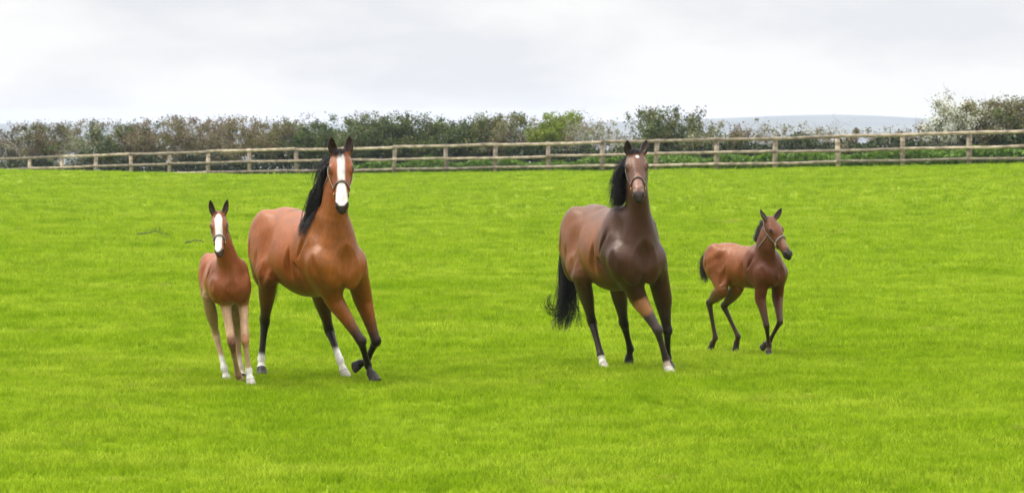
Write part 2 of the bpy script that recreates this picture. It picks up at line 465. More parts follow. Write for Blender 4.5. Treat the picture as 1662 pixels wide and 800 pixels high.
def shrub(px, halfw, top, leafkinds, twig, nstem, nleaf0, label, back=4.2, upright=.6, gaps=.0, lsize=.052, seed=0, low=0.0):
    r = np.random.default_rng(1000 + seed); nleaf = int(nleaf0 * (4.2 if nleaf0 > 1600 else 3.0)); nstem = int(nstem * 1.3)
    u = ray_u(px); y = float(fence_y(u)) + back; x = u * y; z0 = float(ground_z(x, y))
    H = CAM_H - (top - HORIZON) * y / F_PX - z0; W = halfw * y / F_PX * 1.3
    root = empty('hedge_shrub', (x, y, z0), 0)
    tag(root, label, 'shrub', 'shrubs of the hedge behind the fence')
    g = Geo(); ends = []
    def branch(p, d, ln, rad, lev):
        m = 5; P = [p]; q = p.copy(); dd = d.copy()
        for i in range(m):
            dd = dd + r.normal(0, .16, 3) + np.array([0, 0, .06]); dd /= np.linalg.norm(dd); q = q + dd * ln / m; P.append(q)
            if lev > 0: ends.append((q, lev))
        g.tube(P, np.linspace(rad, rad * .35, m + 1), 3)
        if lev < 3:
            for c in range(3 if lev < 2 else 2):
                k = r.integers(2, m + 1); nd = dd + r.normal(0, .75, 3); nd[2] = abs(nd[2]) * .7 + .15 * upright; nd /= np.linalg.norm(nd)
                branch(P[k], nd, ln * r.uniform(.42, .68), rad * .5, lev + 1)
    for s in range(nstem):
        a = r.uniform(0, 2 * math.pi); k = math.sqrt(r.uniform()); bx = W * .55 * k * math.cos(a); by = .35 * k * math.sin(a)
        lean = np.array([bx / W * r.uniform(.2, 1.3) / max(upright, .3) * .45, math.sin(a) * .22, 1.0]); lean /= np.linalg.norm(lean)
        shape = math.sqrt(max(1 - .62 * (bx / (.56 * W)) ** 2, .2))
        branch(np.array([bx, by, -.05]), lean, H * shape * r.uniform(.62, .86), .035 * r.uniform(.6, 1.2), 0)
    V = np.concatenate(g.v); zt = np.percentile(V[:, 2], 99.6); sc = np.array([1, 1, H / zt])
    for i in range(len(g.v)): g.v[i] = g.v[i] * sc
    g.build('stems', TWIG[twig], root)
    E = np.array([e[0] for e in ends]) * sc
    if low: E = E[r.permutation(len(E))]
    tot = sum(k[1] for k in leafkinds)
    for kind, share in leafkinds:
        n = int(nleaf * share / tot); nc = max(8, n // 26)
        cc = E[r.integers(0, len(E), nc)]
        if gaps: cc = cc[cc[:, 2] < H * r.uniform(1 - gaps, 1.05, len(cc))]
        rad = r.uniform(.05, .17, len(cc)); pick = r.integers(0, len(cc), n)
        C = cc[pick] + r.normal(size=(n, 3)) * rad[pick][:, None]
        C = C[(C[:, 2] > .02) & (C[:, 2] < H * 1.03)]
        V, Fq = leaf_cloud(C, r.uniform(.5, 1.2, len(C)) * lsize * (.75 if kind == 'blossom' else 1), r)
        make_mesh('blossom' if kind == 'blossom' else 'foliage', V, Fq, LM[kind], root, False)
    return root

SH = [
 (2, 26, 199, [('brown', 2), ('dark', 3)], 'brown', 9, 2600, 'dark twiggy shrub at the far left end of the hedge'),
 (42, 30, 198, [('pale', 1), ('brown', 4)], 'grey', 8, 700, 'thin pale half-bare shrub, second from the left end of the hedge'),
 (88, 34, 196, [('brown', 3), ('olive', 3), ('dark', 2)], 'brown', 10, 3200, 'olive brown dense shrub behind the third and fourth visible posts from the left'),
 (148, 26, 198, [('pale', 3), ('green', 1)], 'grey', 8, 800, 'pale green see-through shrub left of the greener one in the left hedge'),
 (192, 32, 192, [('green', 3), ('dark', 2), ('brown', 1)], 'brown', 10, 3300, 'greenest bushy shrub in the left quarter of the hedge'),
 (243, 34, 194, [('brown', 4), ('olive', 2)], 'brown', 10, 2600, 'reddish brown shrub just right of the greenest shrub in the left hedge'),
 (312, 34, 189, [('brown', 3), ('olive', 3)], 'brown', 10, 2500, 'brown shrub above and left of the ears of the foal with a blaze'),
 (360, 34, 188, [('brown', 4), ('pale', 1), ('olive', 1)], 'grey', 11, 2300, 'light brown shrub directly above the ears of the foal with a blaze'),
 (412, 30, 189, [('brown', 2), ('olive', 3)], 'brown', 10, 2300, 'tawny shrub just left of the gap beside the brown and green shrub'),
 (468, 26, 184, [('olive', 3), ('brown', 2), ('green', 1)], 'brown', 9, 2600, 'upright olive shrub left of the ears of the mare with the white blaze'),
 (514, 34, 186, [('green', 3), ('dark', 3)], 'brown', 10, 3600, 'dark green shrub just left of the ears of the mare with the white blaze'),
 (598, 36, 182, [('green', 4), ('olive', 2), ('dark', 1)], 'brown', 10, 3800, 'rounded green shrub just right of the ears of the mare with the white blaze'),
 (652, 32, 188, [('dark', 4), ('green', 2)], 'brown', 9, 3800, 'dark dense shrub behind the bright post right of the blazed mare'),
 (704, 36, 183, [('green', 3), ('dark', 2), ('olive', 1)], 'brown', 10, 3800, 'tallest mid green shrub midway between the heads of the two mares, left half'),
 (762, 32, 191, [('dark', 4), ('green', 1)], 'brown', 9, 3400, 'low very dark shrub midway between the heads of the two mares'),
 (815, 26, 184, [('olive', 3), ('green', 2)], 'brown', 9, 2100, 'pointed olive shrub left of the yellow green one'),
 (856, 26, 188, [('brown', 2), ('olive', 2), ('pale', 1)], 'grey', 9, 1500, 'brownish twiggy shrub touching the left side of the yellow green one'),
 (896, 27, 182, [('bright', 6), ('green', 1)], 'brown', 9, 3300, 'bright yellow green leafy shrub left of the dark mare head'),
 (962, 33, 178, [('pale', 1), ('brown', 1)], 'grey', 13, 520, 'bare grey fan-shaped shrub just left of the dark mare head'),
 (1022, 28, 187, [('pale', 3), ('olive', 2)], 'grey', 10, 900, 'thin pale olive shrub behind the dark mare ears'),
 (1094, 45, 174, [('dark', 2), ('green', 4), ('olive', 3)], 'brown', 12, 3600, 'big round dark green shrub just right of the dark mare ears'),
 (1160, 28, 193, [('olive', 2), ('pale', 1), ('green', 1)], 'grey', 10, 1100, 'low grey green shrub at the right foot of the big round one'),
 (1215, 32, 195, [('olive', 2), ('brown', 1)], 'grey', 11, 800, 'low wispy shrub above the brown foal ears'),
 (1280, 36, 192, [('pale', 1), ('olive', 1)], 'grey', 13, 420, 'bare low grey shrub with the hills showing through, right of the brown foal'),
 (1346, 36, 187, [('pale', 2), ('brown', 1)], 'grey', 14, 260, 'leafless silvery shrub left of the open view to the hills'),
 (1416, 26, 209, [('brown', 2), ('olive', 2)], 'brown', 8, 800, 'lowest shrub, in the gap where the hills show above the fence'),
 (1484, 36, 188, [('pale', 1), ('brown', 2)], 'grey', 13, 520, 'bare shrub between the hill gap and the white blossoming bush'),
 (1572, 56, 149, [('pale', 3), ('olive', 2), ('green', 1), ('blossom', 6)], 'brown', 14, 6000, 'tall bush covered in white blossom near the right end of the hedge'),
 (1646, 42, 147, [('olive', 4), ('brown', 2), ('pale', 2), ('blossom', 1)], 'brown', 12, 4800, 'tall olive brown bush at the far right end of the hedge'),
 (1735, 48, 146, [('olive', 3), ('green', 3)], 'brown', 12, 4000, 'tall green bush past the right end of the picture beside the olive brown one'),
]
for i, (px, hw, top, kinds, tw, ns, nl, lab) in enumerate(SH):
    shrub(px, hw, top, kinds, tw, ns, nl, lab, seed=i, gaps=.35 if nl < 1600 else .10)

def undergrowth(name, px0, px1, hgt, depth0, depth1, kinds, n, label, seed):
    r = np.random.default_rng(seed); Vs = []; Fs = []; k = 0
    ob = None
    px = r.uniform(px0, px1, n); u = (px - 831) / F_PX; y = fence_y(u) + r.uniform(depth0, depth1, n); x = u * y
    top = hgt * (.7 + .5 * np.array([mnoise.noise((float(a) * .7, float(b) * .3, seed)) for a, b in zip(x, y)]))
    z = ground_z(x, y) + top * r.uniform(0, 1, n) ** .8
    V, Fq = leaf_cloud(np.stack([x, y, z], -1), r.uniform(.05, .11, n), r)
    ob = make_mesh(name, V, Fq, LM[kinds], None, False)
    tag(ob, label, 'undergrowth', kind='stuff')
undergrowth('undergrowth', -340, 2200, 1.35, 2.6, 4.6, 'dark', 53000, 'dark tangled undergrowth along the foot of the hedge', 3)
undergrowth('nettles', 560, 2200, .70, .9, 2.6, 'nettle', 50000, 'green nettles and long grass under the hedge behind the right part of the fence', 4)

# ------------------------------------------------------------------ horses: distance-field modelling
def smin(a, b, k):
    h = np.maximum(k - np.abs(a - b), 0) / np.maximum(k, 1e-6)
    return np.minimum(a, b) - h * h * k * .25

class Field:
    def __init__(s, lo, hi, vox):
        s.lo = np.array(lo, dtype=np.float64); s.vox = vox
        s.n = np.ceil((np.array(hi) - s.lo) / vox).astype(int) + 1
        s.phi = np.full(s.n, .3, dtype=np.float32)
    def window(s, lo, hi):
        i0 = np.maximum(np.floor((np.asarray(lo) - s.lo) / s.vox).astype(int), 0)
        i1 = np.minimum(np.ceil((np.asarray(hi) - s.lo) / s.vox).astype(int) + 1, s.n)
        if np.any(i1 <= i0): return None
        ax = [(s.lo[k] + s.vox * np.arange(i0[k], i1[k])).astype(np.float32) for k in range(3)]
        return (slice(i0[0], i1[0]), slice(i0[1], i1[1]), slice(i0[2], i1[2])), np.meshgrid(*ax, indexing='ij')
    def merge(s, lo, hi, fn, k=.03, cut=False):
        pad = k + .03
        w = s.window(np.asarray(lo) - pad, np.asarray(hi) + pad)
        if w is None: return
        sl, (X, Y, Z) = w
        d = fn(X, Y, Z); cur = s.phi[sl]
        if cut: s.phi[sl] = -smin(-cur, d, k)
        else: s.phi[sl] = smin(cur, d, k)
    def ellipsoid(s, c, r, ax=None, k=.03, cut=False):
        c = np.asarray(c, dtype=np.float64); A = np.eye(3) if ax is None else np.asarray(ax); r = np.asarray(r)
        m = max(r)
        def fn(X, Y, Z):
            x, y, z = X - c[0], Y - c[1], Z - c[2]
            e2 = 0
            for i in range(3): e2 = e2 + ((A[i][0] * x + A[i][1] * y + A[i][2] * z) / r[i]) ** 2
            e = np.sqrt(e2) + 1e-4; q = np.sqrt(x * x + y * y + z * z)
            return (q + 1e-5) * (1 - 1 / e)
        s.merge(c - m, c + m, fn, k, cut)
    def tube(s, st, k=.03, sub=3, cut=False, kfn=None):
        """st: list of (pos, ra, rb, hint) ra along hint (made perpendicular), rb sideways"""
        P = np.array([a[0] for a in st], dtype=np.float64); ra = np.array([a[1] for a in st]); rb = np.array([a[2] for a in st])
        H = np.array([a[3] for a in st], dtype=np.float64)
        # Catmull-Rom resample
        def cr(Q):
            Q = np.asarray(Q, dtype=np.float64); o = []
            n = len(Q)
            for i in range(n - 1):
                p0, p1, p2, p3 = Q[max(i - 1, 0)], Q[i], Q[i + 1], Q[min(i + 2, n - 1)]
                for j in range(sub):
                    t = j / sub
                    o.append(.5 * ((2 * p1) + (-p0 + p2) * t + (2 * p0 - 5 * p1 + 4 * p2 - p3) * t * t + (-p0 + 3 * p1 - 3 * p2 + p3) * t ** 3))
            o.append(Q[-1]); return np.array(o)
        lin = np.concatenate([P[:-1].repeat(sub, 0) + (P[1:] - P[:-1]).repeat(sub, 0) * np.tile(np.arange(sub) / sub, len(P) - 1)[:, None], P[-1:]])
        P2 = .5 * cr(P) + .5 * lin
        ra2 = cr(ra); rb2 = cr(rb); H2 = cr(H)
        T = np.gradient(P2, axis=0); T /= np.linalg.norm(T, axis=1)[:, None]
        H2 = H2 - T * np.sum(H2 * T, 1)[:, None]; H2 /= np.linalg.norm(H2, axis=1)[:, None] + 1e-9
        m = max(ra2.max(), rb2.max())
        # one distance for the whole chain, then merged once
        lo = (P2 - np.maximum(ra2, rb2)[:, None]).min(0); hi = (P2 + np.maximum(ra2, rb2)[:, None]).max(0)
        pad = k + .03
        w = s.window(lo - pad, hi + pad)
        if w is None: return P2
        sl, (X, Y, Z) = w
        D = np.full(X.shape, .3, dtype=np.float32)
        base = np.array([sl[i].start for i in range(3)])
        for i in range(len(P2) - 1):
            a, b = P2[i], P2[i + 1]; mm = max(ra2[i], rb2[i], ra2[i + 1], rb2[i + 1]) + pad
            j0 = np.maximum(np.floor((np.minimum(a, b) - mm - s.lo) / s.vox).astype(int) - base, 0)
            j1 = np.minimum(np.ceil((np.maximum(a, b) + mm - s.lo) / s.vox).astype(int) + 1 - base, X.shape)
            if np.any(j1 <= j0): continue
            ss = tuple(slice(j0[q], j1[q]) for q in range(3))
            x, y, z = X[ss] - a[0], Y[ss] - a[1], Z[ss] - a[2]
            ab = b - a; L2 = ab @ ab + 1e-12
            t = np.clip((x * ab[0] + y * ab[1] + z * ab[2]) / L2, 0, 1)
            x = x - t * ab[0]; y = y - t * ab[1]; z = z - t * ab[2]
            h = (H2[i] + H2[i + 1]); h /= np.linalg.norm(h)
            qa = x * h[0] + y * h[1] + z * h[2]; q2 = x * x + y * y + z * z
            A = ra2[i] + (ra2[i + 1] - ra2[i]) * t; B = rb2[i] + (rb2[i + 1] - rb2[i]) * t
            e = np.sqrt(qa * qa / (A * A) + np.maximum(q2 - qa * qa, 0) / (B * B)) + 1e-4
            d = (np.sqrt(q2) + 1e-5) * (1 - 1 / e)
            D[ss] = np.minimum(D[ss], d)
        cur = s.phi[sl]
        kk = kfn(X, Y, Z) if kfn else k
        if cut: s.phi[sl] = -smin(-cur, D, kk)
        else: s.phi[sl] = smin(cur, D, kk)
        return P2
    def sample(s, P):
        q = (np.asarray(P) - s.lo) / s.vox; q = np.clip(q, 0, s.n - 1.001); i = q.astype(int); f = q - i
        r = 0
        for dx in (0, 1):
            for dy in (0, 1):
                for dz in (0, 1):
                    wgt = (f[..., 0] if dx else 1 - f[..., 0]) * (f[..., 1] if dy else 1 - f[..., 1]) * (f[..., 2] if dz else 1 - f[..., 2])
                    r = r + wgt * s.phi[i[..., 0] + dx, i[..., 1] + dy, i[..., 2] + dz]
        return r
    def grad(s, P, e=.01):
        g = np.stack([s.sample(P + np.eye(3)[k] * e) - s.sample(P - np.eye(3)[k] * e) for k in range(3)], -1)
        return g / (np.linalg.norm(g, axis=-1, keepdims=True) + 1e-9)
    def surface(s):
        phi = s.phi; S = phi < 0
        c = np.zeros(np.array(phi.shape) - 1, dtype=np.uint8)
        offs = [(i, j, k) for i in (0, 1) for j in (0, 1) for k in (0, 1)]
        for o in offs:
            c += S[o[0]:phi.shape[0] - 1 + o[0], o[1]:phi.shape[1] - 1 + o[1], o[2]:phi.shape[2] - 1 + o[2]]
        act = np.argwhere((c > 0) & (c < 8)); idx = -np.ones(c.shape, dtype=np.int32); idx[tuple(act.T)] = np.arange(len(act))
        vals = {o: phi[act[:, 0] + o[0], act[:, 1] + o[1], act[:, 2] + o[2]] for o in offs}
        acc = np.zeros((len(act), 3)); cnt = np.zeros(len(act))
        for o in offs:
            for ax in range(3):
                if o[ax]: continue
                o2 = list(o); o2[ax] = 1; o2 = tuple(o2)
                a, b = vals[o], vals[o2]; m = (a < 0) != (b < 0)
                t = np.where(m, a / np.where(m, a - b, 1), 0)
                p = np.array(o, dtype=float)[None, :].repeat(len(act), 0); p[:, ax] += t
                acc += p * m[:, None]; cnt += m
        V = s.lo + (act + acc / cnt[:, None]) * s.vox
        Fs = []
        for ax in range(3):
            a1, a2 = (ax + 1) % 3, (ax + 2) % 3
            sl0 = [slice(None)] * 3; sl1 = [slice(None)] * 3
            sl0[ax] = slice(0, -1); sl1[ax] = slice(1, None)
            A = S[tuple(sl0)]; B = S[tuple(sl1)]; E = np.argwhere(A != B)
            ok = (E[:, a1] > 0) & (E[:, a2] > 0) & (E[:, a1] < phi.shape[a1] - 1) & (E[:, a2] < phi.shape[a2] - 1)
            E = E[ok]; ins = A[tuple(E.T)]
            def id_(d1, d2):
                q = E.copy(); q[:, a1] += d1; q[:, a2] += d2; return idx[tuple(q.T)]
            q = np.stack([id_(-1, -1), id_(0, -1), id_(0, 0), id_(-1, 0)], -1)
            q[~ins] = q[~ins][:, ::-1]
            Fs.append(q)
        return V, np.concatenate(Fs)

def smooth_mesh(V, Fq, it=2, lam=.5):
    n = len(V); E = np.concatenate([Fq[:, [0, 1]], Fq[:, [1, 2]], Fq[:, [2, 3]], Fq[:, [3, 0]]])
    for q in range(it):
        acc = np.zeros_like(V)
        for k in range(3):
            acc[:, k] = np.bincount(E[:, 0], V[E[:, 1], k], n) + np.bincount(E[:, 1], V[E[:, 0], k], n)
        cnt = np.bincount(E[:, 0], minlength=n) + np.bincount(E[:, 1], minlength=n)
        L = acc / np.maximum(cnt, 1)[:, None] - V
        V = V + L * (lam if q % 2 == 0 else -lam * 1.02)
    return V

def coat_material():
    m, t, p, o = new_mat('horse_coat'); L = t.links.new
    at = t.nodes.new('ShaderNodeVertexColor'); at.layer_name = 'coat'
    tc = t.nodes.new('ShaderNodeTexCoord')
    n = t.nodes.new('ShaderNodeTexNoise'); n.inputs['Scale'].default_value = 5.5; n.inputs['Detail'].default_value = 8; n.inputs['Roughness'].default_value = .62
    n2 = t.nodes.new('ShaderNodeTexNoise'); n2.inputs['Scale'].default_value = 70; n2.inputs['Detail'].default_value = 3
    mp = t.nodes.new('ShaderNodeMapping'); mp.inputs['Scale'].default_value = (1, 1, .3)
    cr = t.nodes.new('ShaderNodeValToRGB')
    cr.color_ramp.elements[0].position = .3; cr.color_ramp.elements[0].color = (.70, .68, .66, 1)
    cr.color_ramp.elements[1].position = .7; cr.color_ramp.elements[1].color = (1.20, 1.18, 1.15, 1)
    L(tc.outputs['Object'], n.inputs['Vector']); L(tc.outputs['Object'], mp.inputs[0]); L(mp.outputs[0], n2.inputs['Vector'])
    L(n.outputs['Fac'], cr.inputs[0])
    mx = t.nodes.new('ShaderNodeMix'); mx.data_type = 'RGBA'; mx.blend_type = 'MULTIPLY'; mx.inputs[0].default_value = 1
    L(at.outputs[0], mx.inputs[6]); L(cr.outputs[0], mx.inputs[7])
    n3 = t.nodes.new('ShaderNodeTexNoise'); n3.inputs['Scale'].default_value = 42; n3.inputs['Detail'].default_value = 4; n3.inputs['Roughness'].default_value = .65
    L(mp.outputs[0], n3.inputs['Vector']); mr = t.nodes.new('ShaderNodeMapRange'); mr.inputs['From Min'].default_value = .3; mr.inputs['From Max'].default_value = .7
    mr.inputs['To Min'].default_value = .78; mr.inputs['To Max'].default_value = 1.2
    L(n3.outputs['Fac'], mr.inputs['Value']); vs_ = t.nodes.new('ShaderNodeVectorMath'); vs_.operation = 'SCALE'
    L(mx.outputs[2], vs_.inputs[0]); L(mr.outputs[0], vs_.inputs['Scale']); L(vs_.outputs[0], p.inputs['Base Color'])
    p.inputs['Roughness'].default_value = .42; p.inputs['Specular IOR Level'].default_value = .28; p.inputs['Specular Tint'].default_value = (1, .80, .66, 1)
    p.inputs['Sheen Weight'].default_value = .0; p.inputs['Sheen Roughness'].default_value = .35
    b = t.nodes.new('ShaderNodeBump'); b.inputs['Strength'].default_value = .5; b.inputs['Distance'].default_value = .006
    L(n2.outputs['Fac'], b.inputs['Height']); L(b.outputs[0], p.inputs['Normal'])
    return m
COAT = coat_material()
HAIR = noise_mat('black_horse_hair', (.003, .0025, .0025), (.016, .012, .010), scale=18, rough=.5, spec=.28)
HAIRBR = noise_mat('dark_brown_foal_hair', (.012, .008, .006), (.06, .035, .02), scale=18, rough=.6)
EYE = noise_mat('eye_dark', (.006, .004, .003), (.012, .007, .005), scale=3, rough=.08, spec=.9)
HOOF_D = noise_mat('hoof_dark', (.012, .011, .010), (.04, .034, .03), scale=20, rough=.6, spec=.25)
HOOF_P = noise_mat('hoof_pale', (.30, .26, .20), (.50, .46, .38), scale=20, rough=.5)
LEATHER = noise_mat('halter_leather_brown', (.05, .026, .014), (.11, .06, .035), scale=20, rough=.45)
WEB = noise_mat('halter_webbing_beige', (.30, .25, .17), (.44, .38, .28), scale=30, rough=.75)
WEBG = noise_mat('halter_webbing_grey', (.10, .085, .07), (.19, .165, .14), scale=30, rough=.7)
BRASS = noise_mat('halter_brass', (.5, .36, .14), (.62, .46, .2), scale=8, rough=.35)
BRASS.node_tree.nodes['Principled BSDF'].inputs['Metallic'].default_value = .9

def nrm(v): v = np.asarray(v, dtype=np.float64); return v / (np.linalg.norm(v) + 1e-12)

class Horse:
    def __init__(s, spec):
        s.S = spec; th = R(spec['yaw']); s.O = np.array([*spec['origin'], 0.0])
        s.Fw = np.array([math.sin(th), -math.cos(th), 0]); s.Lw = np.array([math.cos(th), math.sin(th), 0])
        s.root = empty(spec['name'], tuple(s.O), math.atan2(s.Fw[1], s.Fw[0]))
        tag(s.root, spec['label'], spec['cat'], spec.get('group'))
        s.build()
    def loc(s, j):
        """(px, py, x_local) measured joint, or ('l', x, y, z) plain local point"""
        if j[0] == 'l': return np.array(j[1:], dtype=np.float64)
        px, py, xl = j
        dv = np.array([(px - 831) / F_PX, 1.0, -(py - HORIZON) / F_PX])      # ray direction per unit depth
        C = np.array([0, 0, CAM_H]) - s.O
        t = (xl - C @ s.Fw) / (dv @ s.Fw); P = C + dv * t
        return np.array([P @ s.Fw, P @ s.Lw, P[2]])
    def dirl(s, v):
        v = np.asarray(v, dtype=np.float64); return np.array([v @ s.Fw, v @ s.Lw, v[2]])
    def build(s):
        sp = s.S; g = sp['g']
        lo, hi = sp['box']; f = s.f = Field(lo, hi, sp['vox'])
        # ---- torso
        T = np.array(sp['torso'])     # x, top, bottom, halfwidth
        def torso(X, Y, Z):
            x = X[:, 0, 0]; xx = np.clip(x, T[0, 0], T[-1, 0])
            def ip(c):
                # smooth interpolation through dense cubic resample
                xs = np.linspace(T[0, 0], T[-1, 0], 200); y = np.interp(xs, T[:, 0], c)
                k = np.hanning(31); k /= k.sum(); yp = np.pad(y, 15, mode='reflect', reflect_type='odd'); y = np.convolve(yp, k, 'valid')
                return np.interp(xx, xs, y)
            top, bot, hw = ip(T[:, 1]), ip(T[:, 2]), ip(T[:, 3])
            c = (.47 * top + .53 * bot)[:, None, None]; w = np.maximum(hw, .02)[:, None, None]
            up = (top[:, None, None] - c); dn = (c - bot[:, None, None])
            zz = Z - c; hh = np.where(zz > 0, up, dn)
            zn = np.clip(zz / hh, -1, 1); w = w * (1 - .15 * np.maximum(zn, 0) ** 2 - .05 * np.maximum(-zn, 0) ** 2)
            ex = X - xx[:, None, None]
            e = np.sqrt((Y / w) ** 2 + (zz / hh) ** 2) + 1e-4; q = np.sqrt(Y * Y + zz * zz) + 1e-5
            d = q * (1 - 1 / e)
            return np.where(np.abs(ex) > 1e-5, np.sqrt(np.maximum(d, 0) ** 2 + ex ** 2) + np.minimum(d, 0) * 0, d).astype(np.float32)
        f.merge((T[0, 0], -T[:, 3].max(), T[:, 2].min()), (T[-1, 0], T[:, 3].max(), T[:, 1].max()), torso, .02)
        for e in sp.get('bulk', []):
            for sy in ((-1, 1) if e[0][1] != 0 else (1,)):
                c = np.array(e[0]) * (1, sy, 1); ax = None
                if len(e) > 3 and e[3] is not None:
                    a = nrm(np.array(e[3]) * (1, sy, 1)); b = nrm(np.cross(a, (0, 1, 0))); ax = [a, np.cross(b, a), b]
                f.ellipsoid(c, e[1], ax, k=e[2])
        # ---- legs
        s.legs = []; fwd = np.array([1.0, 0, 0])
        for lg in sp['legs']:
            J = [s.loc(j) for j in lg['j']]; hind = lg['hind']
            top, mid, kn, fe, so = J
            co = so + (fe - so) * .50
            if hind:
                st = [(top, .24 * g, .115 * g), (top * .5 + mid * .5, .205 * g, .115 * g), (mid, .130 * g, .082 * g),
                      (mid * .55 + kn * .45, .098 * g, .066 * g), (mid * .18 + kn * .82, .060 * g, .042 * g), (kn, .060 * g, .043 * g),
                      (kn * .85 + fe * .15, .046 * g, .036 * g), (kn * .5 + fe * .5, .035 * g, .028 * g), (kn * .15 + fe * .85, .036 * g, .030 * g)]
            else:
                st = [(top, .135 * g, .10 * g), (mid, .115 * g, .082 * g), (mid * .65 + kn * .35, .085 * g, .064 * g),
                      (mid * .2 + kn * .8, .052 * g, .045 * g), (kn, .049 * g, .045 * g), (kn * .82 + fe * .18, .039 * g, .034 * g),
                      (kn * .5 + fe * .5, .032 * g, .027 * g), (kn * .15 + fe * .85, .033 * g, .029 * g)]
            jb = sp.get('jointfat', 1.0)
            st += [(fe, .041 * g * jb, .036 * g * jb), (fe * .5 + co * .5, .032 * g * jb, .028 * g * jb), (co, .043 * g * jb, .040 * g * jb)]
            lf = sp.get('legfat', 1.0)
            st = [(p, a * (lf if i > 2 else 1), b * (lf if i > 2 else 1), fwd + (0 if not hind else 0)) for i, (p, a, b) in enumerate(st)]
            zt = mid[2]
            f.tube(st, k=.07 * g, sub=4, kfn=lambda X, Y, Z, zt=zt: (.006 + .075 * g * smooth(zt - .16 * g, zt + .05 * g, Z)).astype(np.float32))
            if hind:   # point of hock
                ax = nrm(kn - mid); back = nrm(np.cross(np.cross(ax, nrm(kn - fe)), ax)) if np.linalg.norm(np.cross(ax, nrm(kn - fe))) > .15 else -fwd
                bk = nrm(-fwd + .0 * back)
                f.ellipsoid(kn + bk * .045 * g - nrm(kn - mid) * .035 * g, (.055 * g, .022 * g, .028 * g), [nrm(-ax + .5 * bk), nrm(np.cross(ax, bk)), nrm(np.cross(np.cross(ax, bk), -ax + .5 * bk))], k=.035 * g)
            else:
                f.ellipsoid(kn + fwd * .014 * g, (.036 * g, .044 * g, .046 * g), None, k=.018 * g)
            s.legs.append(dict(pts=np.array([top, mid, kn, fe, co, so]), hind=hind, spec=lg))
            L = [np.linalg.norm(J[i + 1] - J[i]) for i in range(4)]
            print(sp['name'], sp['label'][:18], 'hind' if hind else 'fore', 'len', np.round(L, 2), 'lat', np.round([j[1] for j in J], 2), 'z', np.round([j[2] for j in J], 2))
        # ---- neck
        hd = sp['head']; P = s.loc(hd['poll']); M = s.loc(hd['muzzle'])
        a = nrm(M - P); Lh = np.linalg.norm(M - P); print('  head length', round(Lh, 3))
        lat = s.dirl(hd['left']); lat = nrm(lat - a * (lat @ a)); d = np.cross(a, lat)
        if d @ s.dirl((0, -1, .3)) < 0: d = -d
        s.hf = (P, a, lat, d); s.Lh = Lh; h = hd['size']
        st = []
        for j, ra, rb in sp['neck']: st.append((s.loc(j), ra, rb, (-1.0, 0, .6)))
        s.neck = np.array([q[0] for q in st])
        st.append((P - d * .045 * h + a * .02 * h, .095 * h, .075 * h, -d))
        s.neckP = f.tube(st, k=.10 * g, sub=4)
        s.neckst = st
        # ---- head (all sizes for a 0.60 m head, times h)
        def hp(sv, dv, lv=0.0): return P + a * sv * h + d * dv * h + lat * lv * h
        s.hp = hp
        prof = [(-.01, -.03, .080, .072), (.06, -.035, .098, .088), (.13, -.045, .118, .100), (.20, -.050, .122, .094), (.28, -.045, .108, .076),
                (.36, -.030, .084, .062), (.44, -.022, .070, .055), (.50, -.018, .064, .055), (.555, -.020, .056, .055), (.585, -.024, .040, .042)]
        f.tube([(hp(q[0], q[1]), q[2] * h, q[3] * h, d) for q in prof], k=.035 * h, sub=3)
        for l in (-1, 1):
            A = [a, lat, d]
            f.ellipsoid(hp(.205, -.085, l * .048), (.105 * h, .036 * h, .085 * h), A, k=.02 * h)        # jowl
            f.ellipsoid(hp(.165, .012, l * .090), (.048 * h, .026 * h, .032 * h), A, k=.030 * h)         # orbit
            f.ellipsoid(hp(.10, -.01, l * .070), (.06 * h, .03 * h, .05 * h), A, k=.03 * h)              # temple
            f.ellipsoid(hp(.30, -.02, l * .058), (.12 * h, .014 * h, .016 * h), A, k=.025 * h)           # cheek crest
            f.ellipsoid(hp(.545, .008, l * .042), (.036 * h, .022 * h, .030 * h), A, k=.018 * h)         # nostril
            f.ellipsoid(hp(.552, .016, l * .060), (.022 * h, .012 * h, .012 * h), A, k=.008 * h, cut=True)
        f.ellipsoid(hp(.545, -.070), (.032 * h, .030 * h, .022 * h), [a, lat, d], k=.02 * h)              # chin
        f.ellipsoid(hp(.600, -.052), (.02 * h, .05 * h, .006 * h), [a, lat, d], k=.006 * h, cut=True)     # mouth
        # ears
        s.ears = []
        for l, tip in ((-1, hd['ear_r']), (1, hd['ear_l'])):
            b = hp(-.005, -.012, l * .052); tp = s.loc(tip); ax = tp - b; le = np.linalg.norm(ax); fr = nrm(d - ax / le * (d @ ax / le))
            side = nrm(np.cross(ax, fr)); print('  ear', round(le, 3))
            E = lambda t, off=0.0: b + ax * t + fr * off * h + lat * l * .010 * h * math.sin(math.pi * t)
            f.tube([(E(0), .028 * h, .032 * h, fr), (E(.25), .024 * h, .041 * h, fr), (E(.5), .020 * h, .043 * h, fr), (E(.78), .014 * h, .028 * h, fr), (E(.97), .007 * h, .009 * h, fr)], k=.012 * h, sub=3)
            f.tube([(E(.22, .022), .010 * h, .010 * h, fr), (E(.45, .020), .015 * h, .029 * h, fr), (E(.70, .014), .011 * h, .019 * h, fr), (E(.85, .010), .006 * h, .006 * h, fr)], k=.006, sub=2, cut=True)
            s.ears.append((b, tp))
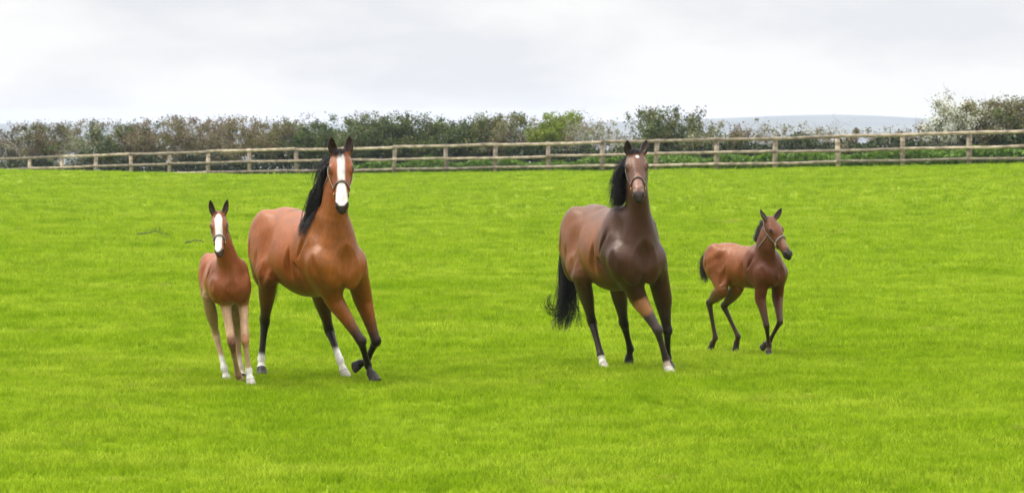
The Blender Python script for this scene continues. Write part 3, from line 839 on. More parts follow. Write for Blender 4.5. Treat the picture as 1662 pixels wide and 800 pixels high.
        for e in sp.get('cuts', []):
            for sy in ((-1, 1) if e[0][1] != 0 else (1,)):
                c = np.array(e[0], dtype=float) * (1, sy, 1); r = np.array(e[1][:3], dtype=float)
                if e[0][1] == 0: dr = np.array([1.0, 0, 0]); q = np.array([.3 * g, 0, c[2]]); off = r[0]
                else: dr = np.array([0, float(sy), 0]); q = np.array([c[0], 0, c[2]]); off = r[1]
                for _ in range(200):
                    if f.sample(q[None])[0] > 0: break
                    q = q + dr * .004
                ax = None
                if len(e) > 3:
                    A0 = nrm(e[3]); B0 = nrm(np.cross(A0, (0, 1, 0))); ax = [B0, np.array([0, 1.0, 0]), A0]
                f.ellipsoid(q + dr * off * e[1][3], r[:3], ax, k=e[2], cut=True)
        V, Fq = f.surface(); V = smooth_mesh(V, Fq, 8, .5)
        # soft muscle and rib relief
        T0 = np.array(sp['torso']); gn = f.grad(V, .012); amp = .0045 * (.5 + .5 * g) * smooth(T0[:, 2].min() - .05, T0[:, 2].min() + .2, V[:, 2])
        wob = np.sin(V[:, 0] * 17 / g + 3 * np.sin(V[:, 2] * 6 / g)) * np.sin(V[:, 2] * 13 / g + 2 * V[:, 0]) + .6 * np.sin(V[:, 0] * 41 / g + V[:, 2] * 12) * smooth(.35 * g, .1 * g, np.abs(V[:, 0]))
        hd0 = smooth(.0, .10, ((V - P) @ a) / h + .12)
        V = V + gn * (amp * wob * (1 - hd0))[:, None]
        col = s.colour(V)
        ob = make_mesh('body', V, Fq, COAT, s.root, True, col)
        # ---- eyes
        for l in (-1, 1):
            c = hp(.168, .014, l * .100); r0 = .021 * h
            me = bpy.data.meshes.new('eye')
            import bmesh
            bm = bmesh.new(); bmesh.ops.create_uvsphere(bm, u_segments=16, v_segments=10, radius=1.0)
            for v in bm.verts:
                q = np.array(v.co); v.co = Vector(c + (a * q[0] * 1.25 + lat * q[1] * .8 + d * q[2] * .95) * r0)
            for fc in bm.faces: fc.smooth = True
            bm.to_mesh(me); bm.free(); me.materials.append(EYE)
            o = bpy.data.objects.new('eye', me); COL.objects.link(o); o.parent = s.root
        # ---- hooves
        for lg in s.legs:
            co, so, fe = lg['pts'][4], lg['pts'][5], lg['pts'][3]; up = nrm(co - so)
            tipd = lg['spec'].get('toe', (1, 0, 0)); tip = np.array(tipd, dtype=float)
            n = nrm(lg['spec'].get('sole_up', up)); toe = nrm(tip - n * (tip @ n)); sd = np.cross(n, toe)
            H = []; m = 20
            hh = np.linalg.norm(co - so)
            rows = [(0.0, .047, .044, .006, .9), (-.12, .050, .047, .008, 1.), (-.5, .055, .052, .018, 1.), (-1.0, .063, .058, .030, 1.)]
            for q, (t, ra, rb, sh, z) in enumerate(rows):
                for i in range(m):
                    an = 2 * math.pi * i / m; rr = 1 - .12 * (math.cos(an) < -.5)
                    H.append(co + (so - co) * (-t) + (toe * (ra * math.cos(an) * rr + sh * (0.6)) + sd * rb * math.sin(an)) * g * lf * sp.get('hooffat', .90))
            b = Geo(); Fc = [(r * m + i, r * m + (i + 1) % m, (r + 1) * m + (i + 1) % m, (r + 1) * m + i) for r in range(3) for i in range(m)]
            nV = len(H); H.append(np.mean(H[3 * m:4 * m], 0)); H.append(co)
            Fl = [list(q) for q in Fc] + [[3 * m + (i + 1) % m, 3 * m + i, nV] for i in range(m)][::-1] + [[i, (i + 1) % m, nV + 1] for i in range(m)]
            make_mesh('hoof', np.array(H), Fl, HOOF_P if lg['spec'].get('pale') else HOOF_D, s.root)
        s.hairs(); s.halter()
    # ---------------- coat markings
    def colour(s, V):
        sp = s.S; c = sp['coat']; n = len(V); C = np.tile(np.array(c['body']), (n, 1)).astype(np.float64)
        def mix(C, col, w): return C * (1 - w[:, None]) + np.array(col) * w[:, None]
        ns = np.array([mnoise.noise(Vector(v * 9)) for v in V.tolist()] if False else
                      (np.sin(V[:, 0] * 31 + 2 * np.sin(V[:, 2] * 23)) + np.sin(V[:, 2] * 37 + V[:, 1] * 29)) * .25)
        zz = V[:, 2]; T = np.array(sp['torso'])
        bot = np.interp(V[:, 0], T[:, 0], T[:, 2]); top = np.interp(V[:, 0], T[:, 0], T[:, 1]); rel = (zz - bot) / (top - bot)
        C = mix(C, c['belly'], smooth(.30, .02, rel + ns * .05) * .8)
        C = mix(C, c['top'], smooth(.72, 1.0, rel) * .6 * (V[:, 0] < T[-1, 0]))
        fr = smooth(sp['front_x'] - .18, sp['front_x'] + .1, V[:, 0]); C = mix(C, c['front'], fr)
        # legs
        best = np.full(n, 1e9); 
        g = sp['g']
        legU = np.zeros(n); legI = -np.ones(n, dtype=int)
        for li, lg in enumerate(s.legs):
            P = lg['pts']
            rad = [.16, .13, .06, .05, .05, .05]
            for i in range(5):
                a, b = P[i], P[i + 1]; ab = b - a; t = np.clip(((V - a) @ ab) / (ab @ ab), 0, 1)
                dd = np.linalg.norm(V - (a + t[:, None] * ab), axis=1) / ((rad[i] + (rad[i + 1] - rad[i]) * t) * g)
                m = dd < best; best = np.where(m, dd, best); legU = np.where(m, i + t, legU); legI = np.where(m, li, legI)
        for li, lg in enumerate(s.legs):
            sel = (legI == li) & (best < 1.9)
            u = legU + ns * .12; L = lg['spec']
            for (u0, u1, col) in L.get('bands', c['leg_bands_h'] if lg['hind'] else c['leg_bands_f']):
                w = smooth(u0, u1, u) * sel; C = mix(C, col, w)
        # head
        P, a, lat, d = s.hf; h = sp['head']['size']; Q = V - P; sv = Q @ a / h; dv = Q @ d / h; lv = Q @ lat / h
        hm = (sv > -.2) & (np.abs(lv) < .2) & (dv > -.25) & (dv < .15)
        hw = smooth(-.14, -.02, sv) * hm * smooth(-.23, -.16, dv)
        C = mix(C, c['head'], hw)
        wv = smooth(sp.get('mz', .50), sp.get('mz', .50) + .065, sv + ns * .01 + .25 * np.maximum(-dv - .05, 0)) * hm * (dv > -.2); C = mix(C, c['muzzle'], wv)
        # around the eyes
        ed = np.sqrt((sv - .168) ** 2 + (np.abs(lv) - .105) ** 2 + (dv - .014) ** 2); C = mix(C, np.array(c['muzzle']) * .9, smooth(.040, .026, ed) * hm)
        for (pts, col) in sp['face']:
            q = np.array(pts)  # s, centre lat, half width
            cx = np.interp(sv, q[:, 0], q[:, 1]); hw_ = np.interp(sv, q[:, 0], q[:, 2], left=0, right=0)
            front = smooth(-.035, -.005, dv + .02 * (sv > .45))
            w = smooth(.010, -.010, np.abs(lv - cx) - hw_ + ns * .007) * (hw_ > 0) * front * hm; C = mix(C, col, w)
        nd = np.sqrt((sv - .552) ** 2 + ((np.abs(lv) - .056) * 1.1) ** 2 + (dv - .016) ** 2); C = mix(C, (.008, .006, .006), smooth(.027, .016, nd) * hm)
        # ears
        for b, tp in s.ears:
            ax = tp - b; t = ((V - b) @ ax) / (ax @ ax); dd = np.linalg.norm(V - (b + np.clip(t, 0, 1)[:, None] * ax), axis=1)
            m = (t > .1) & (dd < .055 * h); C = mix(C, c['ear'], smooth(.02, .3, t) * m)
            inner = m & (((V - (b + np.clip(t, 0, 1)[:, None] * ax)) @ d) > -.004 * h) & (dd < .024 * h); C = mix(C, np.array(c['ear']) * .45, inner * 1.0)
        return np.clip(C, .002, .85)
    # ---------------- mane, forelock, tail
    def strand(s, g, p0, d0, ln, fall, rad, steps=9, wind=(0, 0, 0), curl=.0):
        P = [p0]; v = nrm(d0); q = p0.copy()
        for i in range(steps):
            v = nrm(v + np.array([0, 0, -fall]) + np.array(wind) + s.r.normal(0, curl, 3))
            q = q + v * ln / steps; dd = float(s.f.sample(q[None])[0])
            if dd < .012: q = q + s.f.grad(q[None])[0] * (.012 - dd)
            P.append(q.copy())
        g.tube(P, rad * np.linspace(1.0, .25, steps + 1), 3)
    def hairs(s):
        sp = s.S; s.r = np.random.default_rng(sp['seed']); r = s.r; P, a, lat, d = s.hf; h = sp['head']['size']
        # crest line: from the surface of the neck behind the poll down to the withers
        NP = s.neckP; T = np.gradient(NP, axis=0); T /= np.linalg.norm(T, axis=1)[:, None]
        crest = []
        for i in range(len(NP)):
            dr = np.array([-1.0, 0, .6]); 
            if i > len(NP) * .75: dr = nrm(dr * .4 - d)
            dr = nrm(dr - T[i] * (dr @ T[i])); q = NP[i].copy()
            for _ in range(60):
                if s.f.sample(q[None])[0] > 0: break
                q = q + dr * .008
            crest.append((q, dr))
        CR = np.array([c[0] for c in crest]); DR = np.array([c[1] for c in crest]); mn = sp['mane']
        tt = np.linspace(0, 1, len(CR)); rgt = np.array([0, -1.0, 0])
        wr = s.dirl(mn.get('wind', (0, 0, 0)))
        g = Geo()
        for _ in range(mn['locks']):
            t = 1 - (1 - mn['from']) * r.uniform() ** mn.get('pw', 1.0); c = np.array([np.interp(t, tt, CR[:, k]) for k in range(3)]); dr = nrm([np.interp(t, tt, DR[:, k]) for k in range(3)])
            ln = mn['len'] * r.uniform(.7, 1.15); side = nrm(dr * .8 + s.dirl(mn['side']) * 1.0 + r.normal(0, .12, 3)); fall = mn['fall'] * r.uniform(.7, 1.3)
            for _ in range(mn.get('hairs', 12)):
                s.strand(g, c + r.normal(0, .009, 3), side + r.normal(0, .10, 3), ln * r.uniform(.75, 1.1), fall, mn.get('rad', .0034), wind=wr, curl=.05)
        for _ in range(mn.get('poll', 0)):      # locks that start just behind the ears and blow out beside the head
            b0 = s.hp(r.uniform(-.07, .05), r.uniform(-.15, -.06), -.055); dr = nrm(-lat * r.uniform(.7, 1.2) - a * r.uniform(-.1, .6) + r.normal(0, .12, 3)); ln = mn['plen'] * r.uniform(.6, 1.15); fall = r.uniform(.32, .6)
            for _ in range(12): s.strand(g, b0 + r.normal(0, .010, 3), dr + r.normal(0, .12, 3), ln * r.uniform(.7, 1.1), fall, .0034, curl=.06)
        g.build('mane', sp['hair'], s.root)
        if sp.get('forelock'):
            fl = sp['forelock']; g = Geo()
            for _ in range(fl['n']):
                p = s.hp(-.02 + r.uniform(-.02, .03), .035 + r.uniform(-.02, .01), r.uniform(-.035, .035)); s.strand(g, p, a * .9 + d * .5 + lat * fl['side'] + r.normal(0, .2, 3), fl['len'] * r.uniform(.6, 1.1), .05, .003, steps=6, curl=.05)
            g.build('forelock', sp['hair'], s.root)
        tl = sp['tail']; pts = [s.loc(j) for j in tl['path']]; Pc = np.array(pts); m = 40
        t = np.linspace(0, len(Pc) - 1, m)
        C = np.stack([np.interp(t, range(len(Pc)), Pc[:, k]) for k in range(3)], -1)
        ker = np.hanning(9); ker /= ker.sum()
        for k in range(3): C[:, k] = np.convolve(np.pad(C[:, k], 4, mode='reflect', reflect_type='odd'), ker, 'valid')
        wd = np.interp(t, range(len(Pc)), tl['width']); g = Geo()
        for _ in range(tl['n']):
            lock = r.normal(0, 1, 3); start = 0 if r.uniform() < .35 else int(r.uniform(0, m * .55)); end = int(m * r.uniform(.62, 1.0)); seg = np.arange(start, max(end, start + 6)); seg = seg[seg < m]
            if len(seg) < 5: continue
            amp = np.array([.25 + .75 * (q / m) for q in seg]); ph = r.uniform(0, 6.28)
            off = np.clip(lock, -1.7, 1.7)[None, :] * wd[seg][:, None] * .55
            wob = np.stack([np.sin(seg * .22 + ph), np.cos(seg * .17 + ph * 2), np.sin(seg * .19 + ph * 3)], -1) * wd[seg][:, None] * .16
            g.tube(C[seg] + off + wob, tl.get('rad', .0042) * np.linspace(1.1, .3, len(seg)), 3)
        for fl in tl.get('flicks', []):
            F3 = np.array([s.loc(j) for j in fl]); q = np.linspace(0, len(F3) - 1, 14); base = np.stack([np.interp(q, range(len(F3)), F3[:, k]) for k in range(3)], -1)
            for k in range(3): base[1:-1, k] = (base[:-2, k] + base[1:-1, k] * 2 + base[2:, k]) / 4
            for _ in range(16): g.tube(base + r.normal(0, .014, 3) + np.cumsum(r.normal(0, .003, (14, 3)), 0), .003 * np.linspace(1, .3, 14), 3)
        # the fleshy dock inside the tail
        g.tube(C[:14], np.linspace(.028, .012, 14) * sp['g'], 8)
        g.build('tail', sp['hair'], s.root)
    # ---------------- halter
    def halter(s):
        hl = s.S.get('halter')
        if not hl: return
        h = s.S['head']['size']; P, a, lat, d = s.hf
        def surf(sv, ang, tilt=0.0):
            dr = d * math.cos(ang) + lat * math.sin(ang); c = s.hp(sv + tilt * (1 - math.cos(ang)) * .5, -.04); q = c.copy()
            for _ in range(90):
                if s.f.sample(q[None])[0] > .004: break
                q = q + dr * .003
            return q, dr
        def strap(path, mat, name, parent, closed=False, wd=.011):
            pts = [surf(*p) for p in path]; Q = np.array([p[0] for p in pts]); Nn = np.array([p[1] for p in pts]); m = len(Q)
            if closed: T = np.roll(Q, -1, 0) - np.roll(Q, 1, 0)
            else: T = np.gradient(Q, axis=0)
            T /= np.linalg.norm(T, axis=1)[:, None]; B = np.cross(T, Nn); B /= np.linalg.norm(B, axis=1)[:, None]; V = []
            for i in range(m):
                for (x, y) in ((-1, -.3), (1, -.3), (1, 1), (-1, 1)): V.append(Q[i] + B[i] * x * wd * h + Nn[i] * y * .004)
            rr = m if closed else m - 1
            Fc = [(i * 4 + k, i * 4 + (k + 1) % 4, ((i + 1) % m) * 4 + (k + 1) % 4, ((i + 1) % m) * 4 + k) for i in range(rr) for k in range(4)]
            g = Geo(); g.add(V, Fc); return g.build(name, mat, parent, False)
        nb = hl['s']; tilt = hl.get('tilt', .08)
        hr = strap([(nb, 2 * math.pi * i / 36, tilt) for i in range(36)], hl['nose'], 'halter', s.root, True, hl.get('wd', .012))
        if hl.get('label'): hr['label'] = hl['label']
        for l in (-1, 1):
            strap([(nb + (.06 - nb) * t, l * (1.75 + .15 * t), tilt * (1 - t)) for t in np.linspace(0, 1, 12)], hl['cheek'], 'cheek_strap', hr, wd=.008)
            strap([(.06 + (-.035 - .06) * t, l * (1.9 - .35 * t), 0) for t in np.linspace(0, 1, 8)], hl['cheek'], 'crown_strap', hr, wd=.008)
            q, dr = surf(nb, l * 1.75, tilt); g = Geo()
            A = a; B = nrm(np.cross(dr, A)); ring = [q + dr * .006 + (A * math.cos(x) + B * math.sin(x)) * .019 * h for x in np.linspace(0, 2 * math.pi, 17)]
            g.tube(ring, .0035, 5); g.build('ring', BRASS, hr)
        strap([(.10, x, .10) for x in np.linspace(1.85, 2 * math.pi - 1.85, 20)], hl['cheek'], 'throat_strap', hr, wd=.007)

MARE_TORSO = [(-.88, 1.36, 1.12, .05), (-.80, 1.46, 1.02, .16), (-.66, 1.54, .98, .24), (-.48, 1.585, .92, .285), (-.25, 1.56, .82, .315), (0, 1.52, .765, .335), (.22, 1.53, .77, .32),
              (.42, 1.59, .80, .275), (.58, 1.54, .83, .235), (.72, 1.40, .90, .19), (.80, 1.26, .98, .12)]
FOAL_TORSO = [(-.54, 1.00, .80, .03), (-.49, 1.07, .74, .10), (-.38, 1.125, .72, .150), (-.25, 1.135, .71, .165), (-.10, 1.11, .69, .170), (.06, 1.10, .68, .175), (.20, 1.115, .675, .165),
              (.32, 1.14, .68, .145), (.42, 1.09, .70, .13), (.50, 1.0, .74, .10), (.545, .92, .79, .06)]
# muscle masses: centre, radii, blend, long axis
MARE_BULK = [((-.58, .15, 1.25), (.27, .13, .30), .08), ((-.70, .13, 1.08), (.15, .10, .26), .08), ((.46, .175, 1.18), (.30, .088, .16), .06, (.45, 0, -1)),
             ((.62, .16, 1.08), (.12, .11, .15), .06), ((.735, .085, 1.03), (.085, .10, .17), .055), ((.60, 0, 1.28), (.20, .15, .26), .08),
             ((.40, .10, 1.42), (.22, .09, .16), .07)]
FOAL_BULK = [((-.36, .10, .93), (.17, .085, .19), .05), ((.28, .115, .89), (.20, .06, .105), .07, (.45, 0, -1)),
             ((.42, .10, .84), (.08, .07, .10), .06), ((.475, .05, .81), (.055, .062, .10), .04), ((.40, 0, .93), (.13, .09, .15), .05)]

# hollows: place, radii + how far the centre sits outside the skin, blend, long axis (the y or x is found on the skin)
MARE_CUTS = [((-.27, 1, 1.30), (.08, .06, .17, .75), .09), ((.20, 1, 1.00), (.035, .05, .24, .62), .06, (.10, 0, 1)), ((.85, 0, 1.10), (.05, .028, .15, .6), .06),
             ((.70, 1, 1.05), (.03, .030, .15, .55), .045, (-.25, 0, 1)), ((.47, 1, 1.33), (.028, .035, .20, .72), .05, (.50, 0, 1)), ((.60, 1, 1.40), (.05, .05, .15, .75), .07, (-.7, 0, 1)),
             ((-.24, 1, 1.00), (.05, .05, .15, .70), .06, (.35, 0, 1)), ((-.66, 1, 1.15), (.022, .03, .24, .65), .04, (.22, 0, 1)), ((-.44, 1, 1.10), (.03, .035, .15, .75), .05, (.15, 0, 1)),
             ((.36, 1, .98), (.022, .03, .13, .70), .04, (-.5, 0, 1))]
FOAL_CUTS = [((-.19, 1, .97), (.05, .04, .11, .72), .06), ((.14, 1, .86), (.025, .032, .15, .60), .04), ((.55, 0, .86), (.03, .018, .09, .6), .04),
             ((.46, 1, .86), (.02, .020, .09, .55), .03, (-.25, 0, 1)), ((.30, 1, 1.0), (.02, .024, .12, .70), .035, (.5, 0, 1)), ((-.15, 1, .80), (.03, .03, .09, .65), .04, (.35, 0, 1)),
             ((-.42, 1, .90), (.015, .02, .14, .60), .03, (.22, 0, 1))]
def mare(**kw):
    d = dict(name='horse', cat='horse', g=1.0, torso=MARE_TORSO, bulk=MARE_BULK, cuts=MARE_CUTS, vox=.0085, box=((-1.02, -.52, .0), (1.25, .62, 2.42)), front_x=.35)
    d.update(kw); return d
def foal(**kw):
    d = dict(name='foal', cat='foal', g=.60, torso=FOAL_TORSO, bulk=FOAL_BULK, cuts=FOAL_CUTS, vox=.0068, box=((-.70, -.42, .0), (.95, .42, 1.85)), front_x=.2, jointfat=1.15, legfat=1.12)
    d.update(kw); return d

BLK = (.007, .0055, .005)
WHT = (.64, .62, .57)
SPECS = []
SPECS.append(mare(label='bright bay mare with a white blaze and white hind feet, cantering beside a foal', seed=1,
    yaw=29, origin=(-1.878, 30.16), torso=[(x, t, b, w * .95) for x, t, b, w in MARE_TORSO], hair=HAIR,
    legs=[dict(hind=False, j=[('l', .64, -.17, 1.10), (541, 484, .52), (586, 553, .72), (597, 592, .60), (607, 620, .68)], toe=(.6, .6, 0)),
          dict(hind=False, j=[('l', .62, .17, 1.10), (588, 482, .42), (610, 553, .50), (595, 586, .27), (575, 593, .16)], toe=(.2, -.3, -1)),
          dict(hind=True, pale=False, j=[('l', -.55, -.14, 1.26), (435, 447, -.30), (430, 522, -.62), (424, 583, -.60), (424, 609, -.54)],
               bands=[(1.35, 1.75, (.05, .02, .012)), (1.75, 2.0, BLK), (2.76, 2.96, WHT), (4.0, 4.2, (.3, .25, .2))]),
          dict(hind=True, pale=True, j=[('l', -.50, .14, 1.26), (514, 458, -.14), (535, 537, -.28), (552, 585, -.02), (563, 617, .06)],
               bands=[(1.15, 1.5, (.05, .02, .012)), (1.6, 1.95, BLK), (2.56, 2.76, WHT)])],
    neck=[(('l', .42, 0, 1.27), .30, .17), ((543, 392, .55), .235, .135), ((542, 352, .62), .19, .112), ((545, 312, .67), .155, .096), ((550, 280, .69), .125, .084)],
    head=dict(poll=(553, 252, .70), muzzle=(555, 338, 1.02), left=(1, .05, 0), size=1.0, ear_r=(538, 221, .70), ear_l=(567, 220, .72)),
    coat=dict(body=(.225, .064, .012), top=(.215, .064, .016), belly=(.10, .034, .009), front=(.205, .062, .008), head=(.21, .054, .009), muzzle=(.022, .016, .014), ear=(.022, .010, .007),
              leg_bands_f=[(1.25, 1.9, (.075, .032, .018)), (1.7, 2.05, BLK)], leg_bands_h=[]),
    face=[([(-.02, 0, .0), (.02, 0, .018), (.08, 0, .034), (.20, 0, .034), (.32, 0, .032), (.40, 0, .042), (.46, 0, .056), (.54, 0, .052), (.575, 0, .022)], (.62, .59, .57)), ([(.44, 0, .0), (.48, 0, .030), (.53, 0, .030), (.55, 0, .0)], (.56, .44, .42))],
    mane={'poll': 45, 'plen': .32, 'from': .62, 'pw': 1.5, 'locks': 210, 'len': .50, 'fall': .62, 'side': (-1.5, -.2, .25), 'wind': (-.03, .0, 0), 'hairs': 13},
    forelock=dict(n=70, len=.11, side=-.5),
    tail=dict(path=[('l', -.85, 0, 1.38), ('l', -.94, .04, 1.30), ('l', -.99, .08, 1.08), ('l', -1.0, .10, .86), ('l', -.98, .12, .66)], width=[.03, .05, .06, .06, .03], n=260),
    halter=dict(s=.33, tilt=.12, nose=LEATHER, cheek=WEB, label='brown leather noseband with beige cheek straps')))
SPECS.append(mare(label='dark bay mare with a small white star and a black swishing tail', seed=2,
    yaw=20, origin=(.950, 31.2), hair=HAIR, torso=[(x, t, b, w * .92) for x, t, b, w in MARE_TORSO],
    legs=[dict(hind=False, pale=True, j=[('l', .64, -.17, 1.10), (1035, 482, .52), (1067, 535, .72), (1081, 583, .62), (1086, 607, .68)], toe=(1, .2, 0),
               bands=[(.9, 1.3, (.26, .11, .04)), (1.45, 1.65, (.035, .026, .024)), (3.2, 3.6, (.32, .24, .19))]),
          dict(hind=False, j=[('l', .62, .17, 1.10), (1075, 482, .42), (1083, 536, .42), (1084, 580, .30), (1088, 602, .36)]),
          dict(hind=True, pale=True, j=[('l', -.55, -.14, 1.26), (943, 446, -.18), (961, 522, -.40), (975, 576, -.20), (982, 603, -.12)],
               bands=[(.7, 1.5, (.035, .018, .012)), (1.6, 2.0, BLK), (3.1, 3.3, WHT)]),
          dict(hind=True, j=[('l', -.50, .14, 1.26), (1000, 452, -.02), (1013, 526, -.26), (1023, 566, -.38), (1019, 594, -.44)], toe=(.5, 0, -.5))],
    neck=[(('l', .42, 0, 1.27), .30, .17), ((1038, 392, .55), .235, .14), ((1036, 352, .64), .185, .112), ((1034, 312, .70), .15, .095), ((1033, 285, .72), .125, .084)],
    head=dict(poll=(1032, 252, .70), muzzle=(1037, 323, 1.10), left=(1, -.05, 0), size=.96, ear_r=(1018, 227, .69), ear_l=(1049, 226, .70)),
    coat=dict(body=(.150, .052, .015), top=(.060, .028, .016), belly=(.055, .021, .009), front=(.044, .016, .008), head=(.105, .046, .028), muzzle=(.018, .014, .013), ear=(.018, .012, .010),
              leg_bands_f=[(.9, 1.5, (.03, .017, .012)), (1.5, 1.9, BLK)], leg_bands_h=[(.9, 1.5, (.03, .017, .012)), (1.5, 1.9, BLK)]),
    face=[([(.065, .01, .0), (.08, .01, .013), (.10, .01, .014), (.115, .01, .0)], (.75, .66, .58)), ([(.30, .0, .0), (.34, 0, .04), (.45, 0, .045), (.50, 0, .0)], (.20, .11, .085))],
    mane={'poll': 50, 'plen': .34, 'from': .78, 'pw': 1.4, 'locks': 170, 'len': .36, 'fall': .42, 'side': (-1.5, -.2, .3), 'wind': (-.01, .0, 0), 'hairs': 13},
    forelock=dict(n=110, len=.08, side=-.3),
    tail=dict(path=[(938, 350, -.84), (927, 357, -.97), (920, 378, -1.04), (916, 410, -1.08), (922, 460, -1.06), (918, 505, -1.10), (912, 540, -1.12)], width=[.012, .020, .026, .040, .085, .110, .05], n=560,
              flicks=[[(920, 490, -1.08), (905, 502, -1.1), (892, 500, -1.1), (888, 488, -1.1), (894, 478, -1.1)], [(920, 500, -1.08), (905, 512, -1.1), (892, 508, -1.1), (884, 496, -1.1)],
                      [(918, 505, -1.08), (904, 516, -1.1), (897, 522, -1.1), (897, 530, -1.1)], [(925, 480, -1.08), (938, 505, -1.1), (940, 530, -1.1)]]),
    halter=dict(s=.36, tilt=.10, nose=LEATHER, cheek=WEBG, label='thin brown halter with greyish cheek straps')))
SPECS.append(foal(label='chestnut foal with a white blaze and pale buff legs, facing straight ahead', seed=3,
    yaw=12, origin=(-2.597, 29.75), hair=HAIRBR, hooffat=1.0, legfat=1.38, torso=[(x, t * 1.05, b + .05, w * 1.10) for x, t, b, w in FOAL_TORSO], bulk=[((c[0], c[1] * 1.1, c[2] + .05), *q) for c, *q in FOAL_BULK],
    cuts=[((c[0], c[1], c[2] + .05), *q) for c, *q in FOAL_CUTS],
    legs=[dict(hind=False, j=[('l', .40, -.10, .92), (366, 495, .34), (376, 556, .47), (386, 607, .22), (392, 622, .14)], toe=(.1, 0, -1),
               bands=[(.6, 1.2, (.44, .27, .17)), (1.75, 1.95, (.16, .07, .04)), (2.2, 2.4, (.36, .22, .12))]),
          dict(hind=False, pale=True, j=[('l', .40, .10, .92), (395, 495, .34), (398, 553, .46), (404, 602, .40), (408, 628, .44)],
               bands=[(.6, 1.2, (.46, .28, .18)), (1.8, 1.95, (.36, .17, .09)), (2.05, 2.2, (.50, .32, .21)), (2.75, 2.9, WHT)]),
          dict(hind=True, pale=True, j=[('l', -.34, -.09, .95), (337, 480, -.10), (350, 541, -.34), (364, 598, -.22), (371, 627, -.18)],
               bands=[(.5, 1.1, (.26, .16, .085)), (1.6, 2.0, (.42, .28, .17)), (2.55, 2.75, WHT)]),
          dict(hind=True, j=[('l', -.32, .09, .95), (383, 478, -.12), (385, 540, -.38), (390, 596, -.36), (394, 621, -.30)],
               bands=[(.5, 1.1, (.20, .12, .07)), (1.6, 2.0, (.30, .19, .11)), (2.6, 2.8, (.6, .5, .4))])],
    neck=[(('l', .26, 0, 1.0), .18, .125), ((372, 434, .38), .145, .108), ((366, 408, .45), .115, .085), ((361, 385, .50), .090, .066)],
    head=dict(poll=(355, 350, .52), muzzle=(356, 407, .74), left=(1, .0, 0), size=.69, ear_r=(341, 324, .52), ear_l=(369, 323, .53)),
    coat=dict(body=(.225, .062, .015), top=(.21, .06, .016), belly=(.28, .15, .07), front=(.18, .048, .012), head=(.20, .06, .02), muzzle=(.05, .03, .026), ear=(.035, .018, .012),
              leg_bands_f=[], leg_bands_h=[]),
    face=[([(.0, 0, .0), (.03, 0, .030), (.10, 0, .050), (.25, 0, .046), (.36, 0, .046), (.50, -.012, .046), (.56, -.016, .03), (.58, -.02, .01)], (.62, .59, .56))],
    mane={'from': .35, 'locks': 60, 'len': .07, 'fall': .02, 'side': (-.2, .3, .4), 'hairs': 12, 'rad': .003},
    tail=dict(path=[('l', -.52, 0, 1.02), ('l', -.60, .03, 1.0), ('l', -.66, .06, .90), ('l', -.68, .08, .76)], width=[.02, .035, .045, .02], n=120, rad=.003),
    halter=dict(s=.34, tilt=.08, nose=WEBG, cheek=WEBG, label='slim greyish halter', wd=.011)))
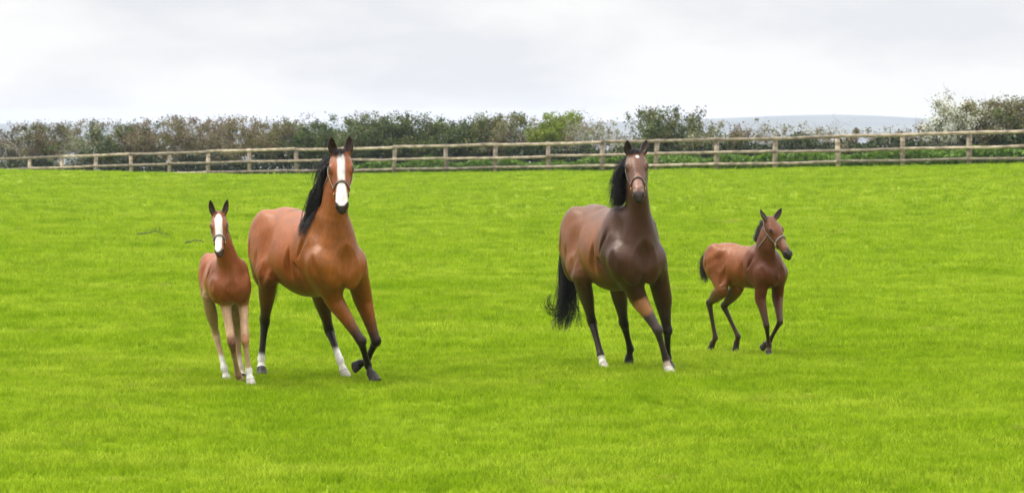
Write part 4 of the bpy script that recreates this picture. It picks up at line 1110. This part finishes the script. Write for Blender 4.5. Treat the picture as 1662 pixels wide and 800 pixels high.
SPECS.append(foal(label='brown foal with dark legs and no blaze, trotting behind the dark mare', seed=4,
    yaw=36, origin=(2.37, 33.4), hair=HAIRBR, mz=.455, box=((-.78, -.42, .0), (.98, .42, 1.72)),
    legs=[dict(hind=False, j=[('l', .40, -.10, .86), (1234, 482, .33), (1244, 528, .42), (1248, 560, .36), (1247, 581, .38)]),
          dict(hind=False, j=[('l', .40, .10, .86), (1262, 480, .33), (1266, 522, .48), (1249, 553, .28), (1236, 563, .18)], toe=(.2, 0, -1)),
          dict(hind=True, j=[('l', -.34, -.09, .95), (1172, 470, -.20), (1151, 492, -.48), (1161, 548, -.44), (1152, 566, -.54)], toe=(0, 0, -1)),
          dict(hind=True, j=[('l', -.32, .09, .95), (1197, 466, -.12), (1175, 497, -.42), (1198, 546, -.26), (1193, 567, -.34)], toe=(.2, 0, -1))],
    neck=[(('l', .25, 0, .95), .185, .10), ((1243, 422, .36), .160, .084), ((1243, 400, .42), .132, .070), ((1247, 380, .47), .105, .062)],
    head=dict(poll=(1251, 358, .50), muzzle=(1277, 408, .72), left=(.82, .50, 0), size=.74, ear_r=(1234, 340, .46), ear_l=(1269, 337, .52)),
    coat=dict(body=(.165, .047, .010), top=(.18, .058, .014), belly=(.15, .05, .012), front=(.085, .023, .009), head=(.125, .044, .020), muzzle=(.012, .010, .010), ear=(.03, .018, .012),
              leg_bands_f=[(1.0, 1.7, (.07, .035, .018)), (1.6, 2.1, (.03, .017, .011))], leg_bands_h=[(.9, 1.3, (.10, .045, .022)), (1.3, 1.9, (.035, .02, .013))]),
    face=[([(.33, 0, .0), (.36, 0, .04), (.44, 0, .045), (.47, 0, .0)], (.20, .11, .08))],
    mane={'from': .48, 'locks': 90, 'len': .065, 'fall': .03, 'side': (-.5, .5, .5), 'hairs': 14, 'rad': .003},
    tail=dict(path=[('l', -.52, 0, 1.02), ('l', -.61, 0, .99), ('l', -.67, 0, .88), ('l', -.66, 0, .76), ('l', -.63, 0, .70)], width=[.02, .035, .05, .045, .02], n=150, rad=.003),
    halter=dict(s=.30, tilt=.08, nose=WEBG, cheek=WEBG, label='light greyish webbing halter', wd=.012)))
for sp in SPECS: Horse(sp)

# ------------------------------------------------------------------ small dead branches lying in the grass
def fallen(px, py, ln, label, seed):
    r = np.random.default_rng(seed); y = F_PX * CAM_H / (py - HORIZON); x = ray_u(px) * y; z = float(ground_z(x, y))
    g = Geo(); m = 9; P = np.stack([np.linspace(-ln / 2, ln / 2, m), r.normal(0, .03, m), .10 + .06 * np.sin(np.linspace(0, 3, m)) + r.normal(0, .012, m)], -1)
    g.tube(P, np.linspace(.011, .004, m), 5)
    for i in range(1, m - 1):
        d = np.array([r.uniform(-.2, .6), r.normal(0, .5), r.uniform(-.2, .7)]); l = ln * r.uniform(.15, .32); q = [P[i] + d * l * t + r.normal(0, .008, 3) for t in np.linspace(0, 1, 5)]
        g.tube(q, np.linspace(.006, .003, 5), 4)
    o = g.build('fallen_branch', TWIG['dark']); o.location = (x, y, z); o.rotation_euler = (0, 0, R(r.uniform(-50, -20)))
    tag(o, label, 'branch', 'dead branches lying in the grass')
fallen(250, 391, .75, 'longer dark dead branch in the grass left of the blazed foal', 5)
fallen(314, 402, .42, 'short dark dead twig in the grass close beside the blazed foal', 6)
